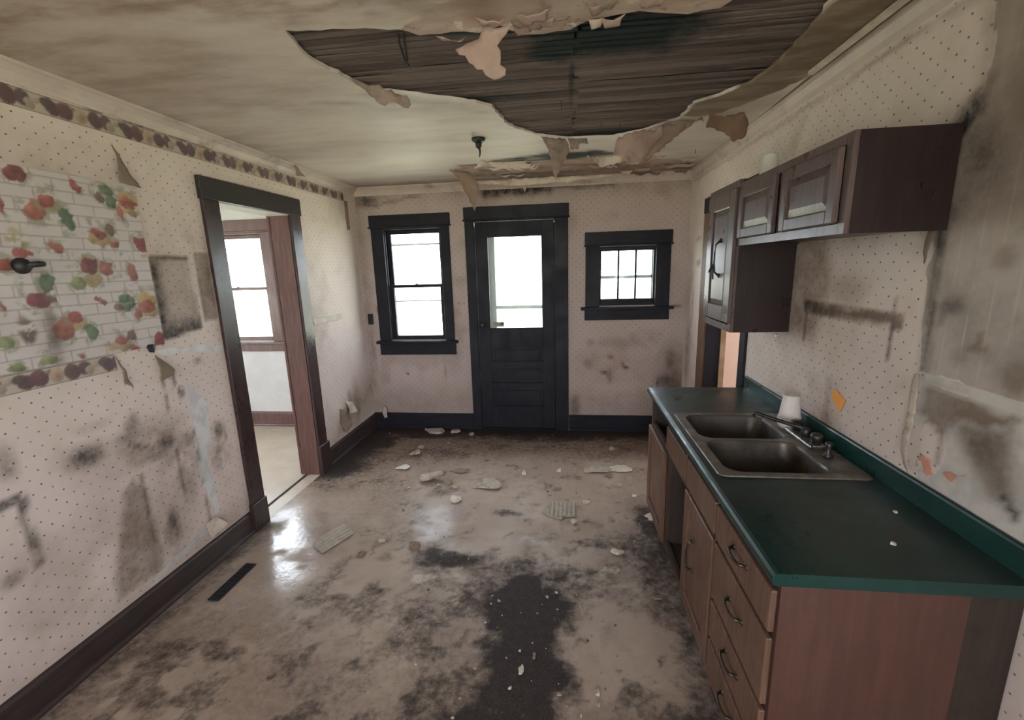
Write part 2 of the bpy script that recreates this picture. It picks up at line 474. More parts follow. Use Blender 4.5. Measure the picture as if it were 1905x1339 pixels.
FS = [(-0.22, 1.98, 0.25, 0.234, 0.9), (-0.18, 1.66, 0.204, 0.2, 0.95), (-0.27, 1.45, 0.153, 0.106, 0.9), (-0.7, 2.35, 0.249, 0.081, 0.75), (-0.21, 2.26, 0.233, 0.153, 0.6), (0.22, 2.56, 0.118, 0.077, 0.6), (0.47, 2.47, 0.097, 0.198, 0.6), (0.49, 2.15, 0.085, 0.229, 0.55), (0.3, 1.55, 0.054, 0.059, 0.7), (0.6, 1.57, 0.075, 0.085, 0.8), (-0.72, 1.86, 0.123, 0.12, 0.6), (-0.73, 1.73, 0.103, 0.092, 0.55), (-1.18, 1.97, 0.208, 0.051, 0.5), (-1.39, 1.93, 0.088, 0.069, 0.6), (-1.44, 1.87, 0.116, 0.059, 0.5), (-1.05, 1.47, 0.082, 0.06, 0.45), (-1.11, 1.42, 0.103, 0.052, 0.4), (-1.65, 1.58, 0.156, 0.064, 0.55), (-1.79, 1.53, 0.101, 0.05, 0.4), (-1.83, 1.8, 0.116, 0.109, 0.45), (-0.63, 1.39, 0.087, 0.045, 0.6), (-1.61, 2.64, 0.096, 0.099, 0.65), (-1.29, 2.6, 0.148, 0.065, 0.35), (-1.0, 3.18, 0.108, 0.155, 0.5), (-0.44, 2.86, 0.116, 0.063, 0.6), (-1.54, 3.38, 0.142, 0.123, 0.4), (-0.33, 3.45, 0.18, 0.096, 0.25), (-1.46, 4.39, 0.412, 0.159, 0.8), (-2.02, 4.14, 0.287, 0.362, 0.9), (-2.06, 3.74, 0.158, 0.252, 0.9), (-0.3, 4.4, 1.217, 0.232, 0.6), (0.26, 4.47, 0.333, 0.179, 0.6), (0.56, 2.7, 0.069, 0.148, 0.7), (0.42, 2.52, 0.098, 0.065, 0.6), (-0.46, 2.11, 0.149, 0.082, 0.5), (0.07, 2.04, 0.141, 0.109, 0.4), (0.32, 2.02, 0.109, 0.074, 0.3), (-0.45, 1.53, 0.069, 0.096, 0.5), (-0.96, 1.84, 0.11, 0.141, 0.3), (-1.83, 1.35, 0.141, 0.064, 0.5), (-1.9, 2.04, 0.064, 0.104, 0.4), (-1.74, 2.15, 0.039, 0.158, 0.2), (-0.15, 2.59, 0.209, 0.069, 0.3), (-0.69, 2.95, 0.101, 0.06, 0.3), (-1.44, 2.17, 0.065, 0.041, 0.4), (0.36, 2.88, 0.149, 0.054, 0.25), (-1.19, 3.85, 0.465, 0.171, 0.45), (-0.02, 4.03, 0.612, 0.149, 0.35), (0.54, 4.06, 0.201, 0.126, 0.4), (-1.17, 1.9, 0.086, 0.056, 0.45), (-0.78, 1.36, 0.065, 0.032, 0.5)]
fu = axis_coords(XL, XR, .022); fv = axis_coords(REAR, D, .022)
me, U, V = surface('floor', fu, fv, lambda u, v: np.stack([u, v, .003 * (fbm(u, v, 1.5, 3, 2) - .5)], -1))
F = Field(U, V, .07, 7, 11)
R = np.zeros(len(U)); G = np.zeros(len(U)); Bm = np.zeros(len(U)); A = np.zeros(len(U))
for (cx, cy, r1, r2, s) in FS:
    R = np.maximum(R, s * F.blob(cx, cy, r1 * 1.05, r2 * 1.05, .55))
FW = Field(U, V, .16, 5, 211)
R = np.maximum(R, .9 * FW.poly([(-.34, 2.19), (-.04, 2.24), (.0, 1.76), (.0, 1.3), (-.40, 1.2), (-.34, 1.72), (-.46, 2.07)], .09))
R = np.maximum(R, .62 * FW.poly([(-.9, 2.05), (-.3, 2.4), (.3, 2.25), (.1, 1.9), (.05, 1.3), (-.75, 1.2), (-.6, 1.6)], .12) * sstep(.40, .62, fbm(U, V, 6, 223, 5)))
R = np.maximum(R, .55 * F.seg((XL, -1), (XL, 2.5), .17, .6))
R = np.maximum(R, .85 * F.seg((XL, 3.55), (XL, D), .38, .6))
R = np.maximum(R, .85 * F.seg((XL, D), (XR, D), .30, .7))
R = np.maximum(R, .6 * F.seg((.57, .9), (.57, 2.95), .10, .6))
R = np.maximum(R, .5 * F.seg((-1.535, 1.35), (-1.50, 2.45), .012, .6))
R = np.maximum(R, .34 * sstep(.50, .68, fbm(U, V, 3.1, 77, 5)))
near = sstep(2.7, 2.0, V) if False else 1 - sstep(1.9, 2.8, V)
R = np.maximum(R, (.22 + .30 * near) * sstep(.50, .64, fbm(U, V, 6.5, 91, 5)))
R = np.maximum(R, .60 * near * sstep(.50, .60, fbm(U * 1.0, V * 1.6, 2.6, 131, 5)) * sstep(-1.0, -.6, U))
R = np.maximum(R, .45 * sstep(.60, .68, fbm(U, V, 14, 151, 4)))
G = .65 * sstep(.42, .66, fbm(U, V, 1.7, 21, 5))
G = np.maximum(G, .9 * F.seg((-2.1, 4.0), (1.2, 4.25), .42, .7))
G = np.maximum(G, .5 * F.blob(-1.2, 1.4, .5, .25, .6))
G = np.maximum(G, .6 * sstep(.50, .64, fbm(U, V, 9, 171, 4)) * sstep(.35, .55, fbm(U, V, 2.2, 177)))
G *= 1 - .7 * F.blob(-.3, 3.35, .9, .45, .7)
for (x, y, r1) in [(.02, 2.27, .03), (.11, 2.265, .03), (.2, 2.26, .045), (.26, 2.29, .03), (.31, 2.27, .03)]:
    Bm = np.maximum(Bm, F.blob(x, y, r1, .03, .5))
Bm = np.maximum(Bm, .7 * F.blob(-.75, 2.18, .16, .05, .6))
A = .95 * F.blob(-1.80, 2.40, .36, .62, .45) * sstep(.30, .52, fbm(U, V, 7, 301, 4))
A = np.maximum(A, .12 * F.blob(-.95, 2.75, .25, .3, .6))
R *= 1 - .75 * F.blob(-1.72, 2.35, .26, .5, .6)
G *= 1 - .8 * F.blob(-1.72, 2.45, .4, .6, .6)
put_attr(me, 'mask', np.stack([R, G, Bm, A], -1))
floor = finish('floor', me, floor_material())
tag(floor, 'stained tan linoleum kitchen floor covered in black grime', kind='structure')

n = NT('worn_pale_floor')
f = n.noise(4, 6, .6)
c = n.mix(n.ramp(f, .3, .7), (.50, .415, .32), (.58, .50, .405))
c = n.mix(n.ramp(n.noise(6, 7, .7, stretch=(1, 2.5, 1)), .57, .70, 0, .6), c, (.30, .23, .17))
M_SIDEFLOOR = n.done(c, .3)
o = obj('floor_adjoining', B((-5.0, XL, .5, D, -.06, -.003)), M_SIDEFLOOR)
tag(o, 'pale worn floor of the bright side room', kind='structure')
o = obj('trim_4', B((XL - .135, XL - .118, 2.64, 3.37, -.01, .003), bev=.001), M_CABIN)
tag(o, 'thin seam strip on the floor of the left doorway', kind='structure')

# ------------------------------------------------------------------ walls
Z0, Z1 = 0.0, H + .02
def wall_masks(u, v, warp=.03, seed=1):
    F = Field(u, v, warp, 9, seed)
    return F, *[np.zeros(len(u)) for _ in range(4)]

# left wall : u = y, v = z
DL = (2.63, 3.38, -.1, 2.185)
u = axis_coords(REAR, D, .022, (DL[0], DL[1])); v = axis_coords(Z0, Z1, .022, (DL[3],))
me, U, V = surface('wall_left', u, v, lambda a, b: np.stack([XL + .006 * (fbm(a, b, 2.5, 5) - .5) + .004 * (fbm(a, b, 9, 8) - .5), a, b], -1), [DL])
F, R, G, Bm, A = wall_masks(U, V, .02, 3)
mx = np.maximum
for (a, b, r1, r2, s) in [(1.61, .95, .075, .055, .75), (1.67, 1.075, .07, .02, .3), (1.85, 1.02, .04, .045, .7), (1.81, .965, .06, .03, .5), (2.01, .865, .05, .035, .8), (1.94, .815, .09, .03, .5),
                          (2.15, .83, .035, .05, .45), (1.96, .40, .035, .09, .75), (1.92, .363, .04, .05, .5), (2.37, .80, .03, .05, .8), (2.32, .60, .04, .06, .45), (2.06, .63, .05, .06, .3),
                          (1.344, 1.06, .035, .07, .65), (2.1, .548, .05, .10, .35), (2.3, 1.24, .03, .02, .5), (1.27, .60, .04, .03, .5), (3.93, .33, .07, .13, .55), (4.02, .50, .05, .07, .45), (4.15, .42, .08, .2, .45),
                          (1.55, 1.79, .04, .04, .8), (1.57, 1.65, .02, .12, .35)]:
    R = mx(R, s * F.blob(a, b, r1, r2, .65))
R = mx(R, .75 * F.seg((1.22, .86), (1.345, .905), .018)); R = mx(R, .7 * F.seg((1.355, .89), (1.362, .60), .018))
R = mx(R, .5 * F.seg((2.33, .75), (2.37, .84), .010)); R = mx(R, .45 * F.seg((2.39, .82), (2.43, .66), .008))
for p, q, w, s in [((1.847, .747), (1.833, .541), .010, .7), ((1.833, .541), (1.842, .336), .007, .6), ((2.195, .864), (2.178, .473), .007, .6), ((2.178, .473), (2.192, .255), .006, .6),
                   ((2.058, 1.229), (2.052, .979), .008, .6), ((2.05, .812), (2.064, .469), .008, .6), ((1.82, .92), (1.93, .86), .014, .7), ((2.10, 1.25), (2.145, 1.07), .010, .75), ((2.145, 1.07), (2.16, 1.10), .008, .6)]:
    R = mx(R, s * F.seg(p, q, w))
# ghost of two hung cupboards beside the panel
FR_ = Field(U, V, .003, 20, 9)
g1 = FR_.poly([(2.115, 1.845), (2.363, 1.845), (2.372, 1.425), (2.10, 1.409)], .006)
edge = mx(mx(1 - sstep(.0, .075, U - 2.115), 1 - sstep(0, .035, 1.845 - V)), 1 - sstep(0, .14, V - 1.41))
R = mx(R, g1 * (.20 + .75 * edge)); G = mx(G, g1 * (.45 + .4 * edge))
R = mx(R, .9 * FR_.seg((2.12, 1.412), (2.375, 1.428), .008)); R = mx(R, .55 * FR_.seg((2.372, 1.845), (2.378, 1.43), .004))
g2 = FR_.poly([(2.395, 1.858), (2.51, 1.858), (2.51, 1.478), (2.396, 1.468)], .006)
G = mx(G, g2 * .8); R = mx(R, g2 * .30)
# brown spill
pour = F.poly([(1.724, .70), (1.80, .76), (1.849, .651), (1.87, .32), (1.855, .216), (1.601, .205), (1.622, .333)], .02)
R = mx(R, .22 * pour)
G = mx(G, .74 * F.poly([(1.724, .70), (1.80, .76), (1.849, .651), (1.87, .32), (1.855, .216), (1.601, .205), (1.622, .333)], .03))
G = mx(G, .70 * F.blob(1.93, .90, .20, .10, .7) * sstep(.35, .6, fbm(U, V, 9, 401))); G = mx(G, .68 * F.blob(2.07, .72, .13, .16, .8) * sstep(.40, .6, fbm(U, V, 8, 407))); G = mx(G, .68 * F.blob(2.36, .66, .06, .16, .8) * sstep(.42, .58, fbm(U, V, 12, 411))); G = mx(G, .55 * F.blob(1.95, .42, .12, .22, .7))
G = mx(G, .35 * F.seg((-1, .05), (2.5, .10), .16, .8)); G = mx(G, .35 * F.seg((1.0, 2.21), (2.08, 2.2), .05, .9))
G = mx(G, .30 * F.blob(1.7, 2.26, .3, .08, .9)); G = mx(G, .3 * sstep(.55, .75, fbm(U, V, 2.2, 61)))
G = mx(G, .6 * F.seg((3.7, .2), (4.5, .45), .16, .9))
Bm = mx(Bm, F.poly([(2.196, 1.15), (2.245, 1.07), (2.318, .975), (2.303, .821), (2.271, .663), (2.247, .605), (2.259, .529), (2.264, .318), (2.226, .28), (2.205, .402), (2.180, .555), (2.172, .696), (2.202, .883), (2.196, 1.048)], .010))
Bm = mx(Bm, .95 * F.seg((1.80, .19), (2.15, .24), .018)); Bm = mx(Bm, .85 * F.seg((2.07, 1.35), (2.52, 1.28), .02))
R = mx(R, .95 * F.seg((-1, 2.484), (3.3, 2.484), .012, .5) * sstep(.44, .56, fbm(U, V, 3, 40)))
put_attr(me, 'mask', np.stack([R, G, Bm, A], -1))
wall_left = finish('wall_left', me, mat_wallpaper('dotted_wallpaper_left', 'y'))
tag(wall_left, 'left kitchen wall in torn mouldy dotted wallpaper', kind='structure')

# back wall : u = x, v = z
OW = (-1.87, -1.25, 1.0, 2.15); OD = (-.925, -.106, -.1, 2.19); OS = (.32, .885, 1.33, 1.89)
u = axis_coords(XL, XR, .022, OW[:2] + OD[:2] + OS[:2]); v = axis_coords(Z0, Z1, .022, OW[2:] + OD[3:] + OS[2:])
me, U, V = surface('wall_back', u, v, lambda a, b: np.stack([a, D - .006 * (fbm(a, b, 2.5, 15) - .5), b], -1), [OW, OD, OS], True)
F, R, G, Bm, A = wall_masks(U, V, .02, 23)
R = mx(R, .95 * F.seg((-.78, 2.455), (-.15, 2.46), .045, .8)); R = mx(R, .6 * F.seg((-.15, 2.47), (.45, 2.47), .02, .8))
R = mx(R, .8 * F.blob(-2.03, 2.43, .12, .06, .7)); R = mx(R, .7 * F.seg((-2.05, 2.40), (-1.9, 2.37), .014)); R = mx(R, .45 * F.seg((-1.9, 2.39), (-1.45, 2.465), .013))
for (a, b, r1, r2, s) in [(.225, .73, .05, .05, .4), (.395, .64, .05, .02, .6), (.455, .80, .03, .02, .6), (.6, .68, .035, .014, .9), (.57, .72, .02, .03, .5), (1.01, .55, .09, .06, .6), (1.05, .78, .05, .10, .5), (1.09, .45, .06, .2, .5),
                          (.93, .52, .02, .05, .7), (.25, .95, .05, .03, .35), (.5, .95, .2, .05, .25), (-1.72, .62, .014, .012, .9), (-1.30, .65, .01, .07, .4), (1.08, 1.31, .06, .008, .8), (.09, .25, .05, .12, .6), (-2.08, .9, .012, .2, .4), (.45, .6, .03, .08, .4),
                          (-1.99, 1.32, .02, .04, .5), (-1.09, 1.37, .014, .01, .6), (-1.05, 1.37, .01, .01, .6)]:
    R = mx(R, s * F.blob(a, b, r1, r2, .6))
G = mx(G, .4 * F.seg((XL, .22), (XR, .22), .22, .9)); G = mx(G, .4 * sstep(.5, .75, fbm(U, V, 2.4, 63))); G = mx(G, .4 * F.seg((XL, 2.5), (XR, 2.5), .10, .9))
G = mx(G, .4 * F.blob(.45, .75, .35, .25, .8)); G = mx(G, .55 * F.blob(1.08, .65, .16, .3, .8)); G = mx(G, .5 * F.seg((XL, .2), (XL, 2.4), .08, .9)); G = mx(G, .3 * F.blob(-1.2, .8, .1, .15, .8))
Bm = mx(Bm, .9 * F.blob(.92, .50, .012, .09, .5))
put_attr(me, 'mask', np.stack([R, G, Bm, A], -1))
wall_back = finish('wall_back', me, mat_wallpaper('shaded_dotted_wallpaper_back', 'x', base=(.50, .41, .375)))  # same paper as the side walls, shade put into the darker base
tag(wall_back, 'back kitchen wall with two dark framed windows and a door', kind='structure')

# right wall : u = y, v = z
DR = (3.09, 3.90, -.1, 2.12)
DS = (-1.70, -.20, .70, 2.20)  # unseen opening added behind the camera to light the near left wall
u = axis_coords(REAR, D, .02, DR[:2] + DS[:2]); v = axis_coords(Z0, Z1, .02, DR[3:] + DS[2:])
OLD = [(1.637, 1.84), (1.63, 1.80), (1.615, 1.74), (1.625, 1.68), (1.618, 1.60), (1.60, 1.42), (1.594, 1.352), (1.25, 1.352), (-2.1, 1.33), (-2.1, 2.7), (1.50, 2.7), (1.55, 2.41), (1.515, 2.29), (1.52, 2.19), (1.575, 2.13), (1.60, 2.09)]
def right_place(a, b):
    F0 = Field(a, b, .012, 14, 31)
    paper = 1 - F0.poly(OLD, .008)
    return np.stack([XR - .005 * paper + .005 * (fbm(a, b, 2.5, 25) - .5), a, b], -1)
me, U, V = surface('wall_right', u, v, right_place, [DR, DS], True)
F, R, G, Bm, A = wall_masks(U, V, .016, 31)
A = F.poly(OLD, .01)
LOW = [(1.575, 1.31), (1.557, 1.05), (1.52, .95), (-2.1, .95), (-2.1, 1.31)]
Bm = mx(Bm, .95 * F.poly(LOW, .01) * (1 - .9 * F.blob(1.50, 1.12, .06, .10, .4)))
Bm = mx(Bm, F.poly([(1.578, 1.348), (-2.1, 1.352), (-2.1, 1.318), (1.575, 1.316)], .006))
hole = F.poly([(1.562, 1.225), (1.55, 1.315), (1.46, 1.312), (1.405, 1.306), (1.30, 1.30), (1.24, 1.315), (1.248, 1.285), (1.30, 1.265), (1.342, 1.253), (1.41, 1.253), (1.443, 1.216), (1.453, 1.15), (1.50, 1.19)], .012)
G = mx(G, hole)
cone = F.poly([(1.43, 1.24), (1.27, 1.26), (1.235, 1.12), (1.205, 1.05), (1.28, 1.07), (1.37, 1.15)], .035)
G = mx(G, .72 * cone); R = mx(R, .45 * cone)
R = mx(R, .8 * F.seg((1.25, 1.08), (1.203, 1.045), .010)); G = mx(G, .9 * F.seg((1.452, 1.216), (1.462, 1.07), .007))
R = mx(R, .75 * F.seg((1.603, 1.82), (1.578, 1.36), .018, .8))
bar = F.poly([(2.369, 1.528), (1.697, 1.523), (1.692, 1.474), (2.356, 1.466)], .012)
G = mx(G, .95 * bar); R = mx(R, bar * (.35 + .45 * sstep(2.0, 2.35, U)))
R = mx(R, .7 * F.seg((2.335, 1.48), (2.33, 1.335), .014)); R = mx(R, .75 * F.seg((1.744, 1.48), (1.742, 1.366), .011)); R = mx(R, .4 * F.seg((1.75, 1.53), (1.75, 1.58), .008))
G = mx(G, .75 * F.poly([(2.52, 1.84), (2.2, 1.84), (2.17, 1.56), (2.25, 1.36), (2.5, 1.34)], .07)); G = mx(G, .35 * F.seg((2.3, 1.82), (1.65, 1.80), .05, .9))
G = mx(G, .4 * F.blob(2.05, 1.6, .12, .06, .8)); R = mx(R, .3 * F.seg((2.08, 1.19), (2.06, .99), .02, .8)); G = mx(G, .5 * F.seg((2.10, 1.02), (1.98, .99), .05, .8))
for (a, b, r1, r2, s) in [(1.517, 1.573, .05, .03, .6), (1.545, 1.545, .02, .03, .5)]:
    R = mx(R, s * F.blob(a, b, r1, r2, .6))
for (a, b, r1, r2, s) in [(1.382, 1.716, .035, .03, .62), (1.41, 1.458, .035, .012, .7), (1.41, 1.48, .012, .03, .7), (1.457, 1.425, .03, .03, .5), (1.282, 1.41, .045, .045, .7)]:
    G = mx(G, s * F.blob(a, b, r1, r2, .5))
# black mould curving up from the cabinet end, and a darker area beside it
R = mx(R, .98 * F.seg((1.61, 2.09), (1.545, 2.15), .04, .8)); R = mx(R, .6 * F.seg((1.54, 2.15), (1.51, 2.22), .025, .9)); R = mx(R, .3 * F.seg((1.515, 2.22), (1.545, 2.42), .03, .9))
R = mx(R, .62 * F.poly([(1.64, 2.13), (1.53, 2.16), (1.44, 2.10), (1.40, 1.95), (1.48, 1.83), (1.62, 1.77)], .10)); R = mx(R, .35 * F.poly([(1.5, 2.2), (1.0, 2.25), (1.0, 1.95), (1.5, 1.8)], .12))
G = mx(G, .5 * F.poly([(1.53, 2.6), (-2, 2.6), (-2, 2.0), (1.5, 1.85)], .12))
R = mx(R, .45 * F.seg((-1, 2.452), (4.5, 2.452), .012, .8) * (.4 + fbm(U, V, 4, 44)))
R = mx(R, .6 * F.blob(4.22, 1.93, .08, .012, .5)); R = mx(R, .6 * F.blob(4.2, 1.72, .06, .03, .7)); R = mx(R, .5 * F.seg((4.3, 1.46), (4.32, 1.15), .012)); R = mx(R, .5 * F.blob(4.42, .85, .10, .3, .8)); R = mx(R, .3 * F.seg((4.10, 1.9), (4.10, 1.3), .012))
G = mx(G, .3 * sstep(.55, .75, fbm(U, V, 2.2, 67)))
put_attr(me, 'mask', np.stack([R, G, Bm, A], -1))
wall_right = finish('wall_right', me, mat_wallpaper('dotted_wallpaper_right', 'y', base=(.68, .585, .525), under=(.56, .53, .48)))
tag(wall_right, 'right kitchen wall with torn dotted paper over older bare wall', kind='structure')

# rear wall behind the camera with a window added for fill light, and the two neighbouring rooms
def plain(name, boxes, mat, label):
    return tag(obj(name, B(*boxes), mat), label, kind='structure')
M_WALLREAR = mat_plain('plain_wallpaper', (.58, .48, .40), .7, .06, 2, .1)
plain('wall_rear', [(XL, -1.75, REAR - .15, REAR, 0, H), (.25, XR, REAR - .15, REAR, 0, H), (-1.75, .25, REAR - .15, REAR, 0, .75), (-1.75, .25, REAR - .15, REAR, 2.15, H)], M_WALLREAR, 'rear kitchen wall with an added wide window')
plain('wall_adjoining_back', [(-5.0, -4.02, D, D + .18, 0, H), (-3.22, XL, D, D + .18, 0, H), (-4.02, -3.22, D, D + .18, 0, 1.0), (-4.02, -3.22, D, D + .18, 2.16, H)], M_SIDEWALL, 'white wall with a window in the side room')
plain('wall_adjoining_left', [(-5.15, -5.0, .5, 1.6, 0, H), (-5.15, -5.0, 3.2, D, 0, H), (-5.15, -5.0, 1.6, 3.2, 0, .6), (-5.15, -5.0, 1.6, 3.2, 2.3, H)], M_SIDEWALL, 'white outer wall of the side room')  # window opening added out of view to brighten the side room
plain('wall_adjoining_front', [(-5.0, XL - .02, .35, .5, 0, H)], M_SIDEWALL, 'white near wall of the side room')
plain('wall_adjoining_right', [(XL - .16, XL - .012, .5, 2.63, 0, H), (XL - .16, XL - .012, 3.38, D, 0, H), (XL - .16, XL - .012, 2.63, 3.38, 2.19, H)], M_SIDEWALL, 'side room face of the kitchen partition')
plain('ceiling_adjoining', [(-5.15, XL - .012, .35, D + .18, H, H + .05)], M_SIDEWALL, 'plain ceiling of the side room')
plain('wall_salmon_back', [(XR + .012, 4.15, D, D + .15, 0, H)], M_SALMON, 'salmon painted wall seen through the right doorway')
plain('wall_salmon_right', [(4.0, 4.15, 1.8, 2.4, 0, H), (4.0, 4.15, 4.0, D, 0, H), (4.0, 4.15, 2.4, 4.0, 0, .85), (4.0, 4.15, 2.4, 4.0, 2.15, H)], M_SALMON, 'salmon painted outer wall')
plain('wall_salmon_front', [(XR + .012, 4.15, 1.65, 1.8, 0, H)], M_SALMON, 'salmon painted near wall')
plain('wall_salmon_left', [(XR + .012, XR + .14, 1.8, 3.09, 0, H), (XR + .012, XR + .14, 3.90, D, 0, H), (XR + .012, XR + .14, 3.09, 3.90, 2.12, H)], M_SALMON, 'salmon room face of the right partition')
plain('ceiling_salmon', [(XR + .012, 4.15, 1.65, D + .15, H, H + .05)], M_SIDEWALL, 'plain ceiling of the salmon room')
plain('floor_salmon', [(XR, 4.15, 1.65, D, -.06, -.003)], M_SIDEFLOOR, 'floor of the salmon room')
# outside
plain('sunshade', [(-5.9, 4.9, REAR - 1.5, D + .35, 2.78, 2.9)], M_CABIN, 'roof slab added over the house to keep the sun out')  # slab added out of view to block direct sun at the rear
plain('wall_right_rear', [(XR + .14, XR + .15, REAR, -1.70, 0, H), (XR + .14, XR + .15, -.20, 1.7, 0, H)], M_SIDEWALL, 'outer face of the right wall')
M_GRASS = mat_plain('summer_grass', (.43, .44, .33), .95, .15, 1.5, .2)
plain('ground', [(-60, 60, -60, 60, -.55, -.45)], M_GRASS, 'green lawn around the house')

# ------------------------------------------------------------------ ceiling with the fallen plaster
HOLE = [(-.955, 1.624), (-.97, 1.704), (-.989, 1.828), (-.94, 2.013), (-.89, 2.172), (-.737, 2.249), (-.603, 2.332), (-.447, 2.422), (-.377, 2.499), (-.333, 2.814), (-.175, 3.07), (.031, 3.191), (.312, 3.217), (.499, 3.105),
        (.664, 2.912), (.674, 2.669), (.779, 2.577), (.876, 2.429), (.898, 2.209), (.895, 2.027), (.883, 1.928), (.864, 1.775), (.84, 1.55), (.75, 1.38), (.62, 1.42), (.56, 1.62),
        (.51, 1.743), (.413, 1.764), (.339, 1.745), (.247, 1.719), (.179, 1.733), (.091, 1.75), (.018, 1.808), (-.078, 1.817), (-.155, 1.803), (-.223, 1.729), (-.306, 1.768), (-.399, 1.744), (-.519, 1.748), (-.576, 1.69), (-.754, 1.65)]
def roughen(pts, step=.035, amp=.007, seed=5):
    rs = random.Random(seed); out = []
    for i, p in enumerate(pts):
        q = pts[(i + 1) % len(pts)]
        L = math.hypot(q[0] - p[0], q[1] - p[1]); k = max(1, int(L / step))
        for j in range(k):
            t = j / k; a = amp * (rs.random() - .5) * 2 if j else 0
            out.append((p[0] + (q[0] - p[0]) * t - (q[1] - p[1]) / L * a, p[1] + (q[1] - p[1]) * t + (q[0] - p[0]) / L * a))
    return out
def inside(pts, x, y):
    c = False
    for i in range(len(pts)):
        (x0, y0), (x1, y1) = pts[i - 1], pts[i]
        if (y0 > y) != (y1 > y) and x < (x1 - x0) * (y - y0) / (y1 - y0) + x0: c = not c
    return c
hp = roughen(HOLE)
outer = [(XL, REAR), (XR, REAR), (XR, D), (XL, D)]
pts = outer + hp
edges = [(i, (i + 1) % 4) for i in range(4)] + [(4 + i, 4 + (i + 1) % len(hp)) for i in range(len(hp))]
rs = random.Random(2)
y = REAR + .1
while y < D - .02:
    st = .055 if y > 1.0 else .16
    x = XL + st
    while x < XR - .02:
        a, b = x + rs.uniform(-.3, .3) * st, y + rs.uniform(-.3, .3) * st
        if not inside(hp, a, b): pts.append((a, b))
        x += st
    y += st
vo, eo, fo, *_ = geometry.delaunay_2d_cdt([Vector(p) for p in pts], edges, [], 0, 1e-6)
fo = [f for f in fo if not inside(hp, sum(vo[i].x for i in f) / len(f), sum(vo[i].y for i in f) / len(f))]
cu = np.array([p.x for p in vo]); cv = np.array([p.y for p in vo])
F = Field(cu, cv, 0, 6, 3)
ha = np.array(hp); dh = np.min(np.hypot(cu[:, None] - ha[None, :, 0], cv[:, None] - ha[None, :, 1]), axis=1)
cz = H - .014 * np.exp(-dh / .14) * fbm(cu, cv, 2.2, 9, 2) + .008 * (fbm(cu, cv, 1.6, 4) - .5)
verts = [(float(a), float(b), float(c)) for a, b, c in zip(cu, cv, cz)]
nv = len(verts)
from collections import Counter
ec = Counter(tuple(sorted((f[i], f[(i + 1) % len(f)]))) for f in fo for i in range(len(f)))
rim = [e for e, k in ec.items() if k == 1 and dh[e[0]] < 1e-3 and dh[e[1]] < 1e-3]
up = {}
for e in rim:
    for i in e:
        if i not in up:
            up[i] = len(verts); verts.append((verts[i][0], verts[i][1], H + .007))
faces = [tuple(f) for f in fo] + [(a, b, up[b], up[a]) for a, b in rim]
me = bpy.data.meshes.new('ceiling'); me.from_pydata(verts, [], faces); me.update()
va = np.array(verts); U, V = va[:, 0], va[:, 1]
F, R, G, Bm, A = wall_masks(U, V, .03, 71)
# soot and mould; the small second hole is only painted black
R = mx(R, F.poly([(-.62, 3.72), (-.207, 3.57), (.034, 3.55), (.27, 3.58), (.40, 3.72), (.1, 3.82), (-.2, 3.80)], .025))
R = mx(R, .45 * F.seg((XL, D), (XR, D), .14, .9)); R = mx(R, .3 * F.seg((XL, 2), (XL, D), .08, .9))
R = mx(R, .5 * F.seg((-.95, 4.0), (1.1, 4.25), .05, .8) * (fbm(U, V, 7, 17) > .5)); R = mx(R, .6 * F.seg((-.8, 4.2), (.3, 4.3), .04, .8) * (fbm(U, V, 6, 18) > .45))
R = mx(R, .55 * F.blob(.66, 3.0, .12, .06, .8))
# old brown paper to the right of the hole, rusty drips
A = mx(A, .95 * F.poly([(.66, 2.92), (.68, 2.65), (.79, 2.56), (.87, 2.42), (.88, 1.3), (1.16, 1.3), (1.155, 2.35), (1.05, 2.62), (.86, 2.90)], .05))
Bm = mx(Bm, F.poly([(-.62, 1.72), (-.45, 1.60), (-.2, 1.50), (0, 1.2), (.45, 1.2), (.62, 1.5), (.53, 1.78), (.2, 1.8), (0, 1.86), (-.25, 1.84), (-.5, 1.80)], .05))
Bm = mx(Bm, .8 * F.poly([(-1.0, 3.93), (-.25, 3.80), (.4, 3.80), (.9, 4.0), (1.12, 4.15), (1.1, 4.45), (-.2, 4.38), (-.95, 4.30)], .04))
G = mx(G, .6 * F.seg((-1.86, 2.206), (-1.46, 2.262), .012)); G = mx(G, .3 * sstep(.5, .75, fbm(U * .5, V * 1.5, 2.4, 53))); G = mx(G, .5 * F.seg((-1.4, 2.27), (-.7, 2.36), .02, .9)); G = mx(G, .45 * F.seg((-.95, 2.2), (-.4, 2.55), .05, .9))
G = mx(G, .4 * F.seg((XL, D - .05), (XR, D - .05), .3, .9)); G = mx(G, .35 * F.seg((XL + .1, .9), (XL + .1, 2.6), .12, .9)); G = mx(G, .5 * F.seg((-.3, 1.66), (.4, 1.62), .08, .9) * fbm(U, V, 7, 33))
G = mx(G, .88 * F.poly([(-2.3, -3), (1.3, -3), (1.3, 1.5), (-.2, 1.66), (-.95, 1.62), (-1.5, 1.45), (-2.3, 1.75)], .12)); G = mx(G, .45 * F.seg((XL + .05, 1.2), (XL + .05, 3.0), .30, .9)); G = mx(G, .55 * F.blob(-1.75, 1.75, .75, .75, .8))
put_attr(me, 'mask', np.stack([R, G, Bm, A], -1))
